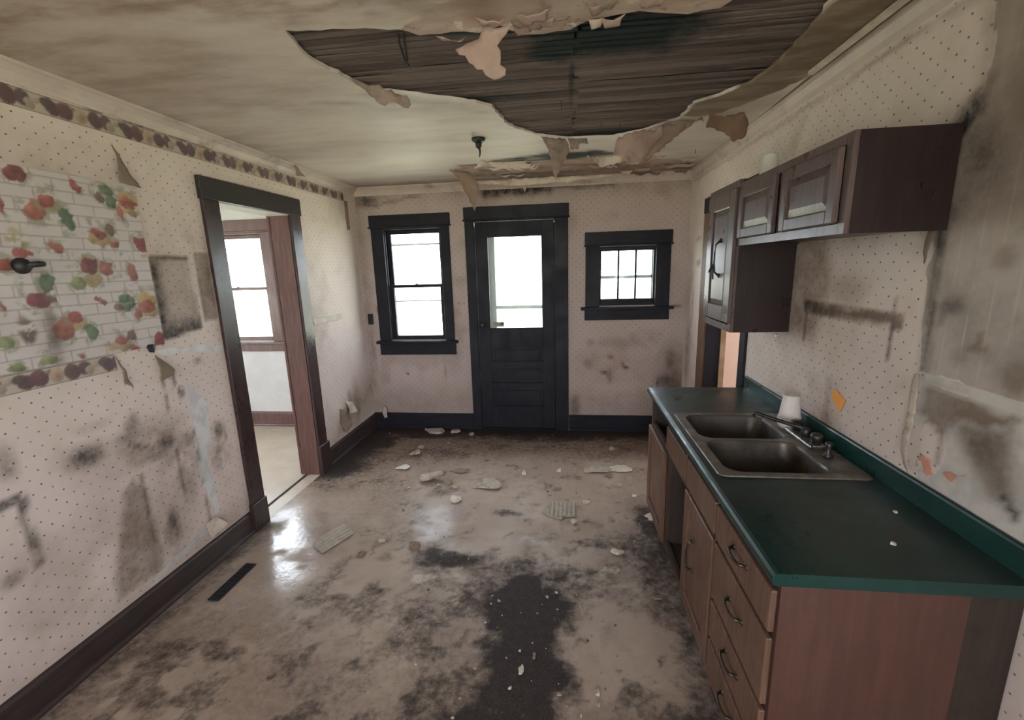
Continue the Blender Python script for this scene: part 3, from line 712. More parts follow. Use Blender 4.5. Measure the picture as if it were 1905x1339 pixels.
def ceiling_material():
    n = NT('peeling_ceiling_paint')
    _, R, G, Bc, A = n.attr('mask')
    big = n.noise(1.3, 5, .6, stretch=(.6, 1.6, 1)); med = n.noise(6, 6, .62, stretch=(.55, 1.6, 1)); fin = n.noise(36, 6, .7)
    col = n.mix(n.ramp(big, .35, .65), (.58, .50, .44), (.68, .615, .545))
    col = n.mix(n.ramp(med, .5, .75, 0, .3), col, (.44, .345, .25))
    pk = n.ramp(n.math('ADD', Bc, n.math('MULTIPLY', n.math('SUBTRACT', med, .5), .7)), .45, .62)
    pcol = n.mix(n.ramp(med, .4, .6), (.39, .27, .215), (.52, .40, .325))
    pcol = n.mix(n.ramp(n.noise(11, 6, .65), .58, .66), pcol, (.24, .135, .095))
    pcol = n.mix(n.ramp(n.noise(8, 5, .6), .60, .64), pcol, (.60, .52, .42))
    col = n.mix(pk, col, pcol)
    ks = n.ramp(n.math('ADD', A, n.math('MULTIPLY', n.math('SUBTRACT', med, .5), .5)), .42, .62)
    kc = n.mix(n.ramp(med, .35, .65), (.165, .115, .075), (.31, .24, .17))
    col = n.mix(ks, col, kc)
    g = n.math('MULTIPLY', G, n.ramp(med, .3, .7, .5, 1.3), clamp=True)
    col = n.mix(g, col, (.275, .195, .145))
    r = n.math('MULTIPLY', R, n.ramp(med, .3, .65, .6, 1.2), clamp=True)
    col = n.mix(r, col, n.mix(r, (.07, .06, .05), (.020, .026, .027)))
    n.bump(n.math('ADD', n.math('MULTIPLY', med, .7), n.math('ADD', n.math('MULTIPLY', fin, .15), n.math('MULTIPLY', pk, -.5))), .4, .010)
    return n.done(col, .6, 0, .3)
M_CEIL = ceiling_material()
ceiling = finish('ceiling', me, M_CEIL)
tag(ceiling, 'stained plaster ceiling with a large hole showing wooden laths', kind='structure')
plain('ceiling_backing', [(XL - .1, XR + .1, REAR - .1, D + .1, H + .06, H + .10)], M_CABIN, 'added dark sheet above the laths, shading the gaps')  # dark sheet added so the gaps between laths look shaded

n = NT('old_lath_wood')
oi = n.t.nodes.new('ShaderNodeObjectInfo')
vm = n.t.nodes.new('ShaderNodeVectorMath'); vm.operation = 'ADD'; n.t.links.new(n.P, vm.inputs[0])
cx = n.t.nodes.new('ShaderNodeCombineXYZ'); n.set(cx.inputs[0], n.math('MULTIPLY', oi.outputs['Random'], 37.0)); n.set(cx.inputs[1], n.math('MULTIPLY', oi.outputs['Random'], 91.0)); n.t.links.new(cx.outputs[0], vm.inputs[1])
g1 = n.noise(3.2, 5, .65, stretch=(.6, 4, 4), dist=.2, vec=vm.outputs[0])
g2 = n.noise(10, 4, .65, stretch=(.25, 5, 5), vec=vm.outputs[0])
c = n.mix(oi.outputs['Random'], (.075, .055, .050), (.175, .13, .115))
c = n.mix(n.ramp(g1, .47, .68, 0, .75), c, (.052, .037, .034))
c = n.mix(n.ramp(g2, .58, .72, 0, .6), c, (.27, .22, .20))
def ell(cx, cy, rx, ry, k=.5):
    a = n.math('MULTIPLY', n.math('SUBTRACT', n.X, cx), 1 / rx); b = n.math('MULTIPLY', n.math('SUBTRACT', n.Y, cy), 1 / ry)
    d = n.math('SQRT', n.math('ADD', n.math('MULTIPLY', a, a), n.math('MULTIPLY', b, b)))
    d = n.math('ADD', d, n.math('MULTIPLY', n.math('SUBTRACT', n.noise(7, 5, .65), .5), 1.2))
    return n.ramp(d, 1 - k, 1 + k * .5, 1, 0)
m = n.math('MAXIMUM', ell(.20, 1.90, .38, .19), ell(-.02, 1.98, .16, .13))
m = n.math('MAXIMUM', m, n.math('MULTIPLY', ell(.03, 2.3, .014, .3, .8), .7))
m = n.math('MAXIMUM', m, n.math('MULTIPLY', ell(.35, 3.18, .45, .10, .8), .9))
m = n.math('MAXIMUM', m, n.math('MULTIPLY', ell(-.45, 2.42, .30, .05, .8), .8))
m = n.math('MAXIMUM', m, n.math('MULTIPLY', ell(-.35, 1.78, .16, .035, .8), .9))
c = n.mix(m, c, (.012, .016, .017))
n.bump(g2, .4, .004)
M_LATH = n.done(c, .85, 0, .2)
rs = random.Random(12)
lath_meshes = []
for k in range(8):
    bm = bmesh.new(); L = 1.15; N = 6; w = .0160 + rs.uniform(-.003, .0015)
    prev = None
    for i in range(N + 1):
        x = L * i / N; j = rs.uniform(-.0018, .0018); s = rs.uniform(-.003, .0015); ww = w + rs.uniform(-.0015, .0015)
        ring = [bm.verts.new((x, y0 + j, z0 + s)) for y0, z0 in ((-ww, 0), (ww, 0), (ww, .008), (-ww, .008))]
        if prev:
            for q in range(4): bm.faces.new([prev[q], prev[(q + 1) % 4], ring[(q + 1) % 4], ring[q]])
        else: bm.faces.new(ring[::-1])
        prev = ring
    bm.faces.new(prev)
    bmesh.ops.recalc_face_normals(bm, faces=bm.faces[:])
    ml = bpy.data.meshes.new('lath'); bm.to_mesh(ml); bm.free(); ml.materials.append(M_LATH); lath_meshes.append(ml)
y = 1.33
while y < 3.27:
    for x0, s in ((-1.10, 1), (.045, 1)):
        o = bpy.data.objects.new('lath', rs.choice(lath_meshes))
        o.location = (x0 + rs.uniform(-.02, .02), y + rs.uniform(-.003, .003), H + .0095 + rs.uniform(0, .006))
        o.rotation_euler = (rs.uniform(-.05, .05), 0, rs.uniform(-.004, .004))
        if s > 0 and x0 > 0: o.scale = (.86, 1, 1)
        link(o, ceiling)
    y += .0425

# ------------------------------------------------------------------ baseboards and crown trims
def strip_y(name, prof, a, b, mat, label):
    bm = bmesh.new(); extrude_profile(bm, prof, 'y', a, b); return tag(obj(name, bm, mat), label, kind='structure')
def strip_x(name, prof, a, b, mat, label):
    bm = bmesh.new(); extrude_profile(bm, prof, 'x', a, b); return tag(obj(name, bm, mat), label, kind='structure')
def base_prof(w, s, h=.157):
    return [(w, 0), (w + s * .034, 0), (w + s * .034, .012), (w + s * .028, .022), (w + s * .020, .026), (w + s * .020, h - .022), (w + s * .013, h - .012), (w + s * .012, h), (w, h)]
strip_y('baseboard_left', base_prof(XL - .01, 1, .157), REAR, 2.505, M_TRIM_Y, 'dark baseboard along the left wall before the doorway')
strip_y('baseboard_left_far', base_prof(XL - .01, 1, .168), 3.51, D, M_TRIM_Y, 'dark baseboard on the left wall beyond the doorway')
strip_x('baseboard_back', base_prof(D + .01, -1, .175), XL, -1.008, M_TRIM_H, 'dark baseboard below the double hung window')
strip_x('baseboard_back_right', base_prof(D + .01, -1, .172), .03, XR, M_TRIM_H, 'dark baseboard below the small window')
strip_y('baseboard_right', base_prof(XR + .01, -1, .168), 4.05, D, M_TRIM_Y, 'short dark baseboard in the far right corner')
strip_x('baseboard_adjoining', base_prof(D + .01, -1, .172), -5.0, XL - .16, M_RED, 'reddish brown baseboard in the side room')
def crown_prof(w, s, lo, pr, top=H):
    return [(w, lo), (w + s * .012, lo), (w + s * .014, lo + .014), (w + s * pr * .45, lo + (top - lo) * .5), (w + s * pr * .85, top - .016), (w + s * pr, top - .014), (w + s * pr, top + .01), (w, top + .01)]
M_CROWN = mat_plain('dirty_cream_crown', (.54, .45, .39), .5, .1, 5, .15, 0, (.33, .25, .20))
strip_y('trim_1', crown_prof(XL - .01, 1, 2.487, .078), REAR, D, M_CROWN, 'dirty cream crown moulding along the left wall')
strip_y('trim_2', crown_prof(XR + .01, -1, 2.462, .046, H - .004), REAR, D, M_CROWN, 'dirty cream crown moulding along the right wall')
strip_x('trim_3', crown_prof(D + .01, -1, 2.478, .07), XL, XR, M_CROWN, 'dirty cream crown moulding along the back wall')
bm = bmesh.new()
for i in range(8):
    pass
extrude_profile(bm, [(1.075, 2.533), (1.098, 2.528), (1.10, 2.540), (1.078, 2.546)], 'y', .6, 2.34)
tag(obj('trim_5', bm, mat_plain('pale_bare_lip', (.60, .52, .42), .6)), 'pale loose strip hanging along the right ceiling edge', kind='structure')

# ------------------------------------------------------------------ windows
def lined(bm, x0, x1, z0, z1, y0, y1, t=.02):
    box(bm, x0 - t, x0, y0, y1, z0 - t, z1 + t); box(bm, x1, x1 + t, y0, y1, z0 - t, z1 + t)
    box(bm, x0, x1, y0, y1, z1, z1 + t); box(bm, x0, x1, y0, y1, z0 - t, z0)
def sash(root, name, x0, x1, z0, z1, y0, y1, st, top, bot, mat, muntins=0):
    bm = bmesh.new()
    box(bm, x0, x0 + st, y0, y1, z0, z1, .003); box(bm, x1 - st, x1, y0, y1, z0, z1, .003)
    box(bm, x0 + st, x1 - st, y0, y1, z1 - top, z1, .003); box(bm, x0 + st, x1 - st, y0, y1, z0, z0 + bot, .003)
    s = obj(name, bm, mat, root)
    w = (x1 - x0 - 2 * st)
    for k in range(muntins):
        xm = x0 + st + w * (k + 1) / (muntins + 1)
        obj('muntin', B((xm - .009, xm + .009, y0 + .003, y1 - .003, z0 + bot - .002, z1 - top + .002), bev=.003), mat, s)
    ym = (y0 + y1) / 2
    for k in range(muntins + 1):
        xa = x0 + st + w * k / (muntins + 1); xb = x0 + st + w * (k + 1) / (muntins + 1)
        obj('pane', B((xa - .003, xb + .003, ym - .0015, ym + .0015, z0 + bot - .004, z1 - top + .004)), M_GLASS, s)
    return s

def hung_window(name, label, cx0, cx1, ix0, ix1, ztop, zhead, zstool, zapron, zmeet, mat, matH, left_casing=True):
    r = thing(name, label, None, (cx0, D, zapron), kind='structure')
    y1 = D - .020
    if left_casing:
        obj('side_casing', B((cx0 + .008, ix0 + .006, y1, D + .004, zstool, zhead), bev=.003), mat, r)
    obj('side_casing', B((ix1 - .006, cx1 - .008, y1, D + .004, zstool, zhead), bev=.003), mat, r)
    obj('head_casing', B((cx0 - .004, cx1 + .004, y1 - .006, D + .004, zhead + .014, ztop), (cx0 - .014, cx1 + .014, y1 - .016, D + .004, zhead, zhead + .014), bev=.003), matH, r)
    obj('stool', B((cx0 - .028, cx1 + .028, D - .052, D + .06, zstool - .030, zstool), bev=.006, seg=2), matH, r)
    obj('apron', B((cx0, cx1, y1, D + .004, zapron, zstool - .030), bev=.003), matH, r)
    bm = bmesh.new(); lined(bm, ix0, ix1, zstool + .0, zhead - .015, D - .01, D + .19); obj('frame_lining', bm, mat, r)
    bm = bmesh.new()
    for xa in (ix0, ix1 - .014): box(bm, xa, xa + .014, D + .012, D + .030, zstool, zhead - .015, .002)
    obj('stop_bead', bm, mat, r)
    up = sash(r, 'upper_sash', ix0 + .006, ix1 - .006, zmeet - .016, zhead - .017, D + .078, D + .112, .040, .040, .032, mat)
    lo = sash(r, 'lower_sash', ix0 + .006, ix1 - .006, zstool + .002, zmeet + .016, D + .038, D + .072, .046, .030, .045, mat)
    bm = bmesh.new(); xm = (ix0 + ix1) / 2
    lathe(bm, (xm, D + .055, zmeet + .016), [(.014, 0), (.014, .006), (.007, .010), (.004, .012)], 12); box(bm, xm - .03, xm + .005, D + .050, D + .060, zmeet + .020, zmeet + .027, .002)
    obj('sash_lock', bm, M_PULL, r)
    bm = bmesh.new()
    box(bm, ix0, ix0 + .022, D + .15, D + .17, zstool, zhead - .015); box(bm, ix1 - .022, ix1, D + .15, D + .17, zstool, zhead - .015)
    for zz, hh in ((zhead - .17, .018), (zmeet - .17, .014), (zstool, .03), (zhead - .035, .02)):
        box(bm, ix0 + .022, ix1 - .022, D + .15, D + .17, zz, zz + hh)
    obj('storm_frame', bm, M_OLDWHITE, r)
    return r
hung_window('window_1', 'tall double hung window in dark wooden casing left of the back door', -1.998, -1.158, -1.866, -1.256, 2.283, 2.156, .990, .837, 1.563, M_TRIM, M_TRIM_H)
hung_window('window_3', 'bright double hung window in reddish casing in the side room', -4.13, -3.10, -4.01, -3.225, 2.300, 2.172, .995, .885, 1.577, M_RED, M_RED)

r = thing('window_2', 'small three paned window in dark casing right of the back door', None, (.6, D, 1.18), kind='structure')
y1 = D - .02
obj('side_casing', B((.196, .332, y1, D + .004, 1.313, 1.903), bev=.003), M_TRIM, r)
obj('side_casing', B((.873, 1.008, y1, D + .004, 1.313, 1.903), bev=.003), M_TRIM, r)
obj('head_casing', B((.188, 1.018, y1 - .006, D + .004, 1.916, 2.038), (.178, 1.028, y1 - .016, D + .004, 1.903, 1.917), bev=.003), M_TRIM_H, r)
obj('stool', B((.150, 1.052, D - .05, D + .06, 1.283, 1.313), bev=.006, seg=2), M_TRIM_H, r)
obj('apron', B((.188, 1.012, y1, D + .004, 1.180, 1.283), bev=.003), M_TRIM_H, r)
bm = bmesh.new(); lined(bm, .335, .872, 1.345, 1.878, D - .01, D + .19); obj('frame_lining', bm, M_TRIM, r)
sash(r, 'sash', .322, .886, 1.330, 1.892, D + .028, D + .060, .030, .036, .058, M_TRIM, 2)
bm = bmesh.new(); box(bm, .33, .88, D + .15, D + .17, 1.585, 1.615); box(bm, .33, .345, D + .15, D + .17, 1.34, 1.88); box(bm, .862, .88, D + .15, D + .17, 1.34, 1.88)
obj('storm_frame', bm, M_OLDWHITE, r)

r = thing('window_4', 'wide rear window behind the viewpoint, added unseen for fill light', None, (-.4, REAR, .82), kind='structure')
bm = bmesh.new(); lined(bm, -1.73, .23, .77, 2.13, REAR - .15, REAR + .02, .09); box(bm, -.78, -.72, REAR - .1, REAR - .05, .77, 2.13); obj('frame_lining', bm, M_TRIM, r)

# ------------------------------------------------------------------ back door
r = thing('door_1', 'dark panelled back door with a large bright glass pane', None, (-.5, D, 0), kind='structure')
obj('side_casing', B((-1.004, -.914, D - .022, D + .004, 0, 2.19), bev=.003), M_TRIM, r)
obj('side_casing', B((-.112, .026, D - .022, D + .004, 0, 2.19), bev=.003), M_TRIM, r)
obj('head_casing', B((-1.010, .032, D - .028, D + .004, 2.203, 2.322), (-1.020, .042, D - .038, D + .004, 2.190, 2.204), bev=.003), M_TRIM_H, r)
obj('frame_lining', B((-.935, -.916, D - .012, D + .19, 0, 2.2), (-.110, -.096, D - .012, D + .19, 0, 2.2), (-.935, -.096, D - .012, D + .19, 2.182, 2.2)), M_TRIM, r)
bm = bmesh.new(); ya, yb = D + .006, D + .046
x0, x1 = -.905, -.114
gx0, gx1, gz0, gz1 = -.782, -.240, 1.110, 2.028
box(bm, x0, gx0, ya, yb, .012, 2.178, .002); box(bm, gx1, x1, ya, yb, .012, 2.178, .002)
rails = [(2.028, 2.178), (.905, 1.110), (.695, .755), (.460, .520), (.012, .262)]
for a, b in rails: box(bm, gx0, gx1, ya, yb, a, b, .002)
slab = obj('door_slab', bm, M_TRIM, r)
for a, b in ((.755, .905), (.520, .695), (.262, .460)):
    obj('door_panel', B((gx0 - .004, gx1 + .004, ya + .014, yb - .008, a - .004, b + .004), (gx0 + .035, gx1 - .035, ya + .007, yb - .010, a + .028, b - .028), bev=.003), M_TRIM_H, slab)
obj('pane', B((gx0 - .004, gx1 + .004, ya + .018, ya + .022, gz0 - .004, gz1 + .004)), M_GLASS, slab)
bm = bmesh.new()
tube(bm, [(-.866, D + .006, 1.147), (-.866, D - .012, 1.147), (-.866, D - .030, 1.147), (-.866, D - .040, 1.147), (-.866, D - .055, 1.147), (-.866, D - .062, 1.147)], [.010, .010, .016, .027, .024, .008], 16)
obj('door_knob', bm, M_DARKCHROME, slab, 'round tarnished metal knob', True)
st = obj('sticker', B((-.752, -.640, ya + .0165, ya + .0178, 1.122, 1.172)), mat_plain('tan_sticker', (.36, .31, .24), .7), slab, 'small tan sticker low on the glass')
obj('sticker_stub', B((-.677, -.640, ya + .0155, ya + .0165, 1.140, 1.172)), mat_plain('dark_print', (.08, .09, .09), .7), slab)
bm = bmesh.new()
box(bm, -.91, -.735, D + .15, D + .175, 0, 2.16); box(bm, -.20, -.11, D + .15, D + .175, 0, 2.16)
box(bm, -.735, -.20, D + .15, D + .175, 1.295, 1.332); box(bm, -.735, -.20, D + .15, D + .175, 2.06, 2.16); box(bm, -.735, -.20, D + .15, D + .175, 0, 1.02)
obj('storm_door', bm, M_OLDWHITE, r, 'pale storm door outside the glass')
obj('threshold', B((-.93, -.10, D - .02, D + .19, 0, .012), bev=.004), M_TRIM_H, r)

# ------------------------------------------------------------------ left doorway and right doorway
r = thing('door_2', 'open doorway in dark wood casing leading to the side room', None, (XL, 3.0, 0), kind='structure')
X1 = XL + .022
obj('side_casing', B((XL - .006, X1, 2.514, 2.640, .20, 2.178), bev=.003), M_GLOSS, r)
obj('side_casing', B((XL - .006, X1, 3.372, 3.502, .26, 2.178), bev=.003), M_GLOSS, r)
obj('head_casing', B((XL - .006, X1 + .006, 2.502, 3.512, 2.178, 2.308), bev=.003), mat_plain('dark_head_varnish', (.026, .022, .022), .34, .12, 5, .05), r)
obj('plinth', B((XL - .006, X1 + .012, 2.506, 2.646, 0, .20), bev=.004), M_GLOSS, r)
obj('plinth', B((XL - .006, X1 + .012, 3.366, 3.516, 0, .26), bev=.004), M_GLOSS, r)
obj('side_jamb', B((XL - .165, XL + .002, 2.62, 2.640, 0, 2.175)), M_RED, r)
obj('side_jamb', B((XL - .165, XL + .002, 3.372, 3.392, 0, 2.175)), M_RED, r)
obj('jamb_block', B((XL - .170, XL + .004, 3.366, 3.376, 0, .24), bev=.002), M_RED, r)
obj('head_jamb', B((XL - .165, XL + .002, 2.62, 3.392, 2.172, 2.19)), M_SIDEWALL, r, 'peeling white painted head jamb')
obj('side_casing', B((XL - .185, XL - .16, 3.372, 3.49, 0, 2.29), (XL - .185, XL - .16, 2.52, 2.64, 0, 2.29), (XL - .185, XL - .16, 2.64, 3.372, 2.19, 2.29)), M_RED, r)

r = thing('door_3', 'narrow doorway in brown casing behind the tall wall cabinet', None, (XR, 3.5, 0), kind='structure')
for a, b in ((3.005, 3.098), (3.892, 4.045)):
    obj('side_casing', B((XR - .022, XR + .006, a, b, 0, 2.12), bev=.003), M_CAB if a > 3.5 else M_TRIM, r)
obj('head_casing', B((XR - .024, XR + .006, 2.995, 4.055, 2.12, 2.24), bev=.003), M_TRIM, r)
obj('side_jamb', B((XR, XR + .14, 3.885, 3.905, 0, 2.12)), M_TRIM, r); obj('side_jamb', B((XR, XR + .14, 3.085, 3.10, 0, 2.12)), M_TRIM, r)
obj('head_jamb', B((XR, XR + .14, 3.085, 3.905, 2.11, 2.125)), M_TRIM, r)
obj('stop_bead', B((XR + .12, XR + .16, 3.870, 3.90, 0, 2.12)), mat_plain('tan_bead', (.34, .23, .13), .5), r)

# ------------------------------------------------------------------ base cabinets, worktop, sink
XF = .578            # face of the carcasses
def door_front(parent, name, xf, y0, y1, z0, z1, mat, t=.020, fr=.055, panel=True, label=None):
    """a raised panel cabinet door whose face looks towards -x"""
    if not panel:
        return obj(name, B((xf - t, xf, y0, y1, z0, z1), bev=.005, seg=2), mat, parent, label)
    bm = bmesh.new()
    box(bm, xf - t, xf, y0, y0 + fr, z0, z1, .004); box(bm, xf - t, xf, y1 - fr, y1, z0, z1, .004)
    box(bm, xf - t, xf, y0 + fr - .001, y1 - fr + .001, z1 - fr, z1, .004); box(bm, xf - t, xf, y0 + fr - .001, y1 - fr + .001, z0, z0 + fr, .004)
    d = obj(name, bm, mat, parent, label)
    bm = bmesh.new()
    a, b, c, e = y0 + fr, y1 - fr, z0 + fr, z1 - fr
    i = .030
    outer_ = [bm.verts.new((xf - t * .35, p, q)) for p, q in ((a, c), (b, c), (b, e), (a, e))]
    inner_ = [bm.verts.new((xf - t * .82, p, q)) for p, q in ((a + i, c + i), (b - i, c + i), (b - i, e - i), (a + i, e - i))]
    back_ = [bm.verts.new((xf - .002, p, q)) for p, q in ((a, c), (b, c), (b, e), (a, e))]
    for k in range(4):
        bm.faces.new([outer_[k], outer_[(k + 1) % 4], inner_[(k + 1) % 4], inner_[k]])
        bm.faces.new([back_[k], back_[(k + 1) % 4], outer_[(k + 1) % 4], outer_[k]])
    bm.faces.new(inner_); bm.faces.new(back_[::-1])
    obj('door_panel', bm, mat, d)
    return d
def pull(parent, x, y, z, length=.11, vertical=False, label=None, mat=None):
    bm = bmesh.new()
    h = length / 2
    P = [(-.0, -h), (-.022, -h * .80), (-.027, -h * .3), (-.027, h * .3), (-.022, h * .80), (0, h)]
    pts = [(x + dx, y, z + s) if vertical else (x + dx, y + s, z) for dx, s in P]
    tube(bm, pts, [.006, .0055, .005, .005, .0055, .006], 8)
    for s in (-h, h):
        c = (x - .002, y, z + s) if vertical else (x - .002, y + s, z)
        tube(bm, [(c[0] + .004, c[1], c[2]), (c[0] - .002, c[1], c[2])], [.013, .011], 10)
    return obj('pull', bm, mat or M_PULL, parent, label, True)

ZT = .8745
# drawer unit at the near end
r = thing('drawer_cabinet', 'brown base cabinet with four stacked drawers at the near end of the green worktop', 'cabinet', (.85, 1.36, 0), 'base cabinets under the green worktop')
Y0, Y1 = 1.125, 1.592
obj('carcass', B((XF + .02, XR - .012, Y0 + .016, Y1, .09, ZT - .002)), M_CABIN, r)
obj('end_panel', B((XF, 1.040, Y0, Y0 + .016, 0, ZT), bev=.001), M_CABEND, r, 'plain reddish brown veneer end panel')
obj('back_strip', B((1.042, XR - .010, Y0 + .004, Y0 + .016, 0, ZT), bev=.001), mat_wood('dark_end_strip', (.026, .016, .011), (.040, .026, .017), .6, (10, 10, .6), 4, .06), r, 'dark strip of the end panel by the wall')  # darker brown strip on the wall side of the end panel
bm = B((XF, XF + .02, Y0 + .016, Y0 + .035, .09, ZT), (XF, XF + .02, Y1 - .02, Y1, .09, ZT), (XF, XF + .02, Y0 + .035, Y1 - .02, ZT - .03, ZT), (XF, XF + .02, Y0 + .035, Y1 - .02, .09, .12),
       (XF, XF + .02, Y0 + .035, Y1 - .02, .69, .715), (XF, XF + .02, Y0 + .035, Y1 - .02, .43, .46), (XF, XF + .02, Y0 + .035, Y1 - .02, .26, .285))
obj('face_frame', bm, M_CABDARK, r)
obj('toe_kick', B((XF + .05, XF + .066, Y0 + .016, Y1, 0, .09)), M_CABIN, r)
for k, (a, b) in enumerate(((.704, .838), (.456, .684), (.280, .436), (.100, .260))):
    d = door_front(r, 'drawer', XF, Y0 + .012, Y1 - .008, a, b, M_CAB, panel=False)
    pull(d, XF - .020, 1.352, (a + b) / 2 + .02, .105)

# sink unit
r = thing('sink_cabinet', 'brown sink base cabinet with one door missing and one closed', 'cabinet', (.85, 2.0, 0), 'base cabinets under the green worktop')
Y0, Y1 = 1.594, 2.446
obj('carcass', B((XF + .02, XR - .012, Y0, Y0 + .014, .0, ZT - .002), (XF + .02, XR - .012, Y1 - .014, Y1, .0, ZT - .002), (XF + .02, XR - .012, Y0 + .014, Y1 - .014, .09, .105), (XR - .024, XR - .012, Y0 + .014, Y1 - .014, .105, .70)), M_CABIN, r)
obj('face_frame', B((XF, XF + .02, Y0, Y0 + .025, .09, ZT), (XF, XF + .02, Y1 - .025, Y1, .09, ZT), (XF, XF + .02, 2.000, 2.045, .09, ZT), (XF, XF + .02, Y0 + .025, Y1 - .025, ZT - .03, ZT), (XF, XF + .02, Y0 + .025, Y1 - .025, .66, .715), (XF, XF + .02, Y0 + .025, Y1 - .025, .09, .125)), M_CABDARK, r)
obj('toe_kick', B((XF + .05, XF + .066, Y0, Y1, 0, .09)), M_CABIN, r)
door_front(r, 'false_drawer_front', XF, 1.606, 2.000, .702, .838, M_CAB, panel=False)
door_front(r, 'false_drawer_front', XF, 2.045, 2.430, .702, .838, M_CAB, panel=False)
d = door_front(r, 'door', XF, 1.606, 2.014, .110, .680, M_CAB, fr=.07)
pull(d, XF - .020, 1.845, .44, .15, True)

# far unit
r = thing('far_cabinet', 'brown base cabinet with an empty drawer slot at the far end of the worktop', 'cabinet', (.85, 2.7, 0), 'base cabinets under the green worktop')
Y0, Y1 = 2.448, 2.950
obj('carcass', B((XF + .02, XR - .012, Y0, Y0 + .014, 0, ZT - .002), (XF + .02, XR - .012, Y1 - .014, Y1, 0, ZT - .002), (XF + .02, XR - .012, Y0 + .014, Y1 - .014, .09, .105), (XF + .03, XR - .012, Y0 + .014, Y1 - .014, .640, .652), (XR - .024, XR - .012, Y0 + .014, Y1 - .014, .105, ZT - .01)), M_CABIN, r)
obj('face_frame', B((XF, XF + .02, Y0, Y0 + .03, .09, ZT), (XF, XF + .02, Y1 - .03, Y1, .09, ZT), (XF, XF + .02, Y0 + .03, Y1 - .03, ZT - .035, ZT), (XF, XF + .02, Y0 + .03, Y1 - .03, .63, .69), (XF, XF + .02, Y0 + .03, Y1 - .03, .09, .115)), M_CABDARK, r)
obj('toe_kick', B((XF + .05, XF + .066, Y0, Y1, 0, .09)), M_CABIN, r)
door_front(r, 'door', XF, 2.462, 2.944, .092, .662, M_CAB, fr=.06)

# worktop with rolled front and backsplash
n = NT('green_laminate')
f = n.noise(5, 7, .7); s = n.noise(2.0, 6, .65)
c = n.mix(n.ramp(f, .35, .65), (.004, .031, .025), (.006, .041, .033))
dust = n.ramp(s, .38, .62, .25, .75)
up_ = t_ = n.t.nodes.new('ShaderNodeSeparateXYZ'); n.t.links.new(n.geo.outputs['Normal'], t_.inputs[0])
dust = n.math('MULTIPLY', dust, n.ramp(t_.outputs[2], .5, .95))
c = n.mix(dust, c, (.018, .033, .029))
gr = n.math('MULTIPLY', n.ramp(n.noise(3.1, 7, .7), .50, .66, 0, .75), n.ramp(t_.outputs[2], .5, .95))
c = n.mix(gr, c, (.013, .018, .015))
rg = n.mix(n.ramp(n.noise(4, 6, .65), .3, .7), (.26, .26, .26), (.48, .48, .48))
M_GREEN = n.done(c, rg, 0, .5)
r = thing('worktop', 'dark green laminate kitchen worktop with a low backsplash', 'worktop', (.85, 2.0, .876))
bm = bmesh.new()
xs0, xs1, ys0, ys1 = .612, 1.120, 1.695, 2.400
XA, XB, YA, YB, ZB, ZC = .575, XR - .008, 1.108, 2.966, .876, .914
def flat(x0, x1, y0, y1): box(bm, x0, x1, y0, y1, ZB, ZC)
flat(XA, xs0, YA, YB); flat(xs1, XB, YA, YB); flat(xs0, xs1, YA, ys0); flat(xs0, xs1, ys1, YB)
extrude_profile(bm, [(XA, ZC), (.562, ZC - .0005), (.552, ZC - .004), (.545, ZC - .011), (.543, ZC - .020), (.545, ZC - .031), (.552, ZB), (XA, ZB)], 'y', YA, YB)
top = obj('top', bm, M_GREEN, r)
bm = bmesh.new()
XS = 1.157
extrude_profile(bm, [(XS, ZC), (XS, .985), (XS + .003, .991), (XS + .007, .994), (XR - .008, .994), (XR - .008, ZC)], 'y', YA, YB)
obj('backsplash', bm, M_GREEN, r)

def rrect(cx, cy, hx, hy, rad, n=6):
    out = []
    for sx, sy, a0 in ((1, 1, 0), (-1, 1, 90), (-1, -1, 180), (1, -1, 270)):
        for k in range(n + 1):
            a = math.radians(a0 + 90 * k / n)
            out.append((cx + sx * (hx - rad) + rad * math.cos(a), cy + sy * (hy - rad) + rad * math.sin(a)))
    return out
n = NT('grimy_stainless')
f = n.noise(6, 7, .7); g = n.noise(30, 5, .65)
c = n.mix(n.ramp(f, .35, .62), (.30, .275, .25), (.16, .135, .11))
c = n.mix(n.ramp(g, .56, .72, 0, .6), c, (.07, .055, .04))
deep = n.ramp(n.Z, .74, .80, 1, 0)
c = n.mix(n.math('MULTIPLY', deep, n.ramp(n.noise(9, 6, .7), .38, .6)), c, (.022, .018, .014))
M_STEEL = n.done(c, n.ramp(f, .3, .65, .30, .62), n.ramp(f, .35, .7, .85, .35), .5)
n = NT('grimy_bowl_steel')
f = n.noise(7, 6, .65)
c = n.mix(n.ramp(f, .35, .65), (.115, .10, .085), (.060, .050, .040))
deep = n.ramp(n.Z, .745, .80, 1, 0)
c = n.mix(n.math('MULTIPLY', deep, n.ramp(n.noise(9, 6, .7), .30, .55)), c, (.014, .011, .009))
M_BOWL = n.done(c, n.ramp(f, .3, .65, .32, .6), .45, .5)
r = thing('kitchen_sink', 'grimy stainless double bowl sink set into the green worktop', 'sink', (.865, 2.045, .914))
bowls = [(.826, 2.220, .196, .166), (.826, 1.866, .196, .164)]
outer_l = rrect(.866, 2.046, .276, .378, .03)
loops = [rrect(*b, .065) for b in bowls]
P = list(outer_l); E = [(i, (i + 1) % len(outer_l)) for i in range(len(outer_l))]
for L_ in loops:
    k = len(P); P += L_; E += [(k + i, k + (i + 1) % len(L_)) for i in range(len(L_))]
vo, _, fo, *_ = geometry.delaunay_2d_cdt([Vector(p) for p in P], E, [], 0, 1e-6)
bm = bmesh.new()
vv = [bm.verts.new((p.x, p.y, .9195)) for p in vo]
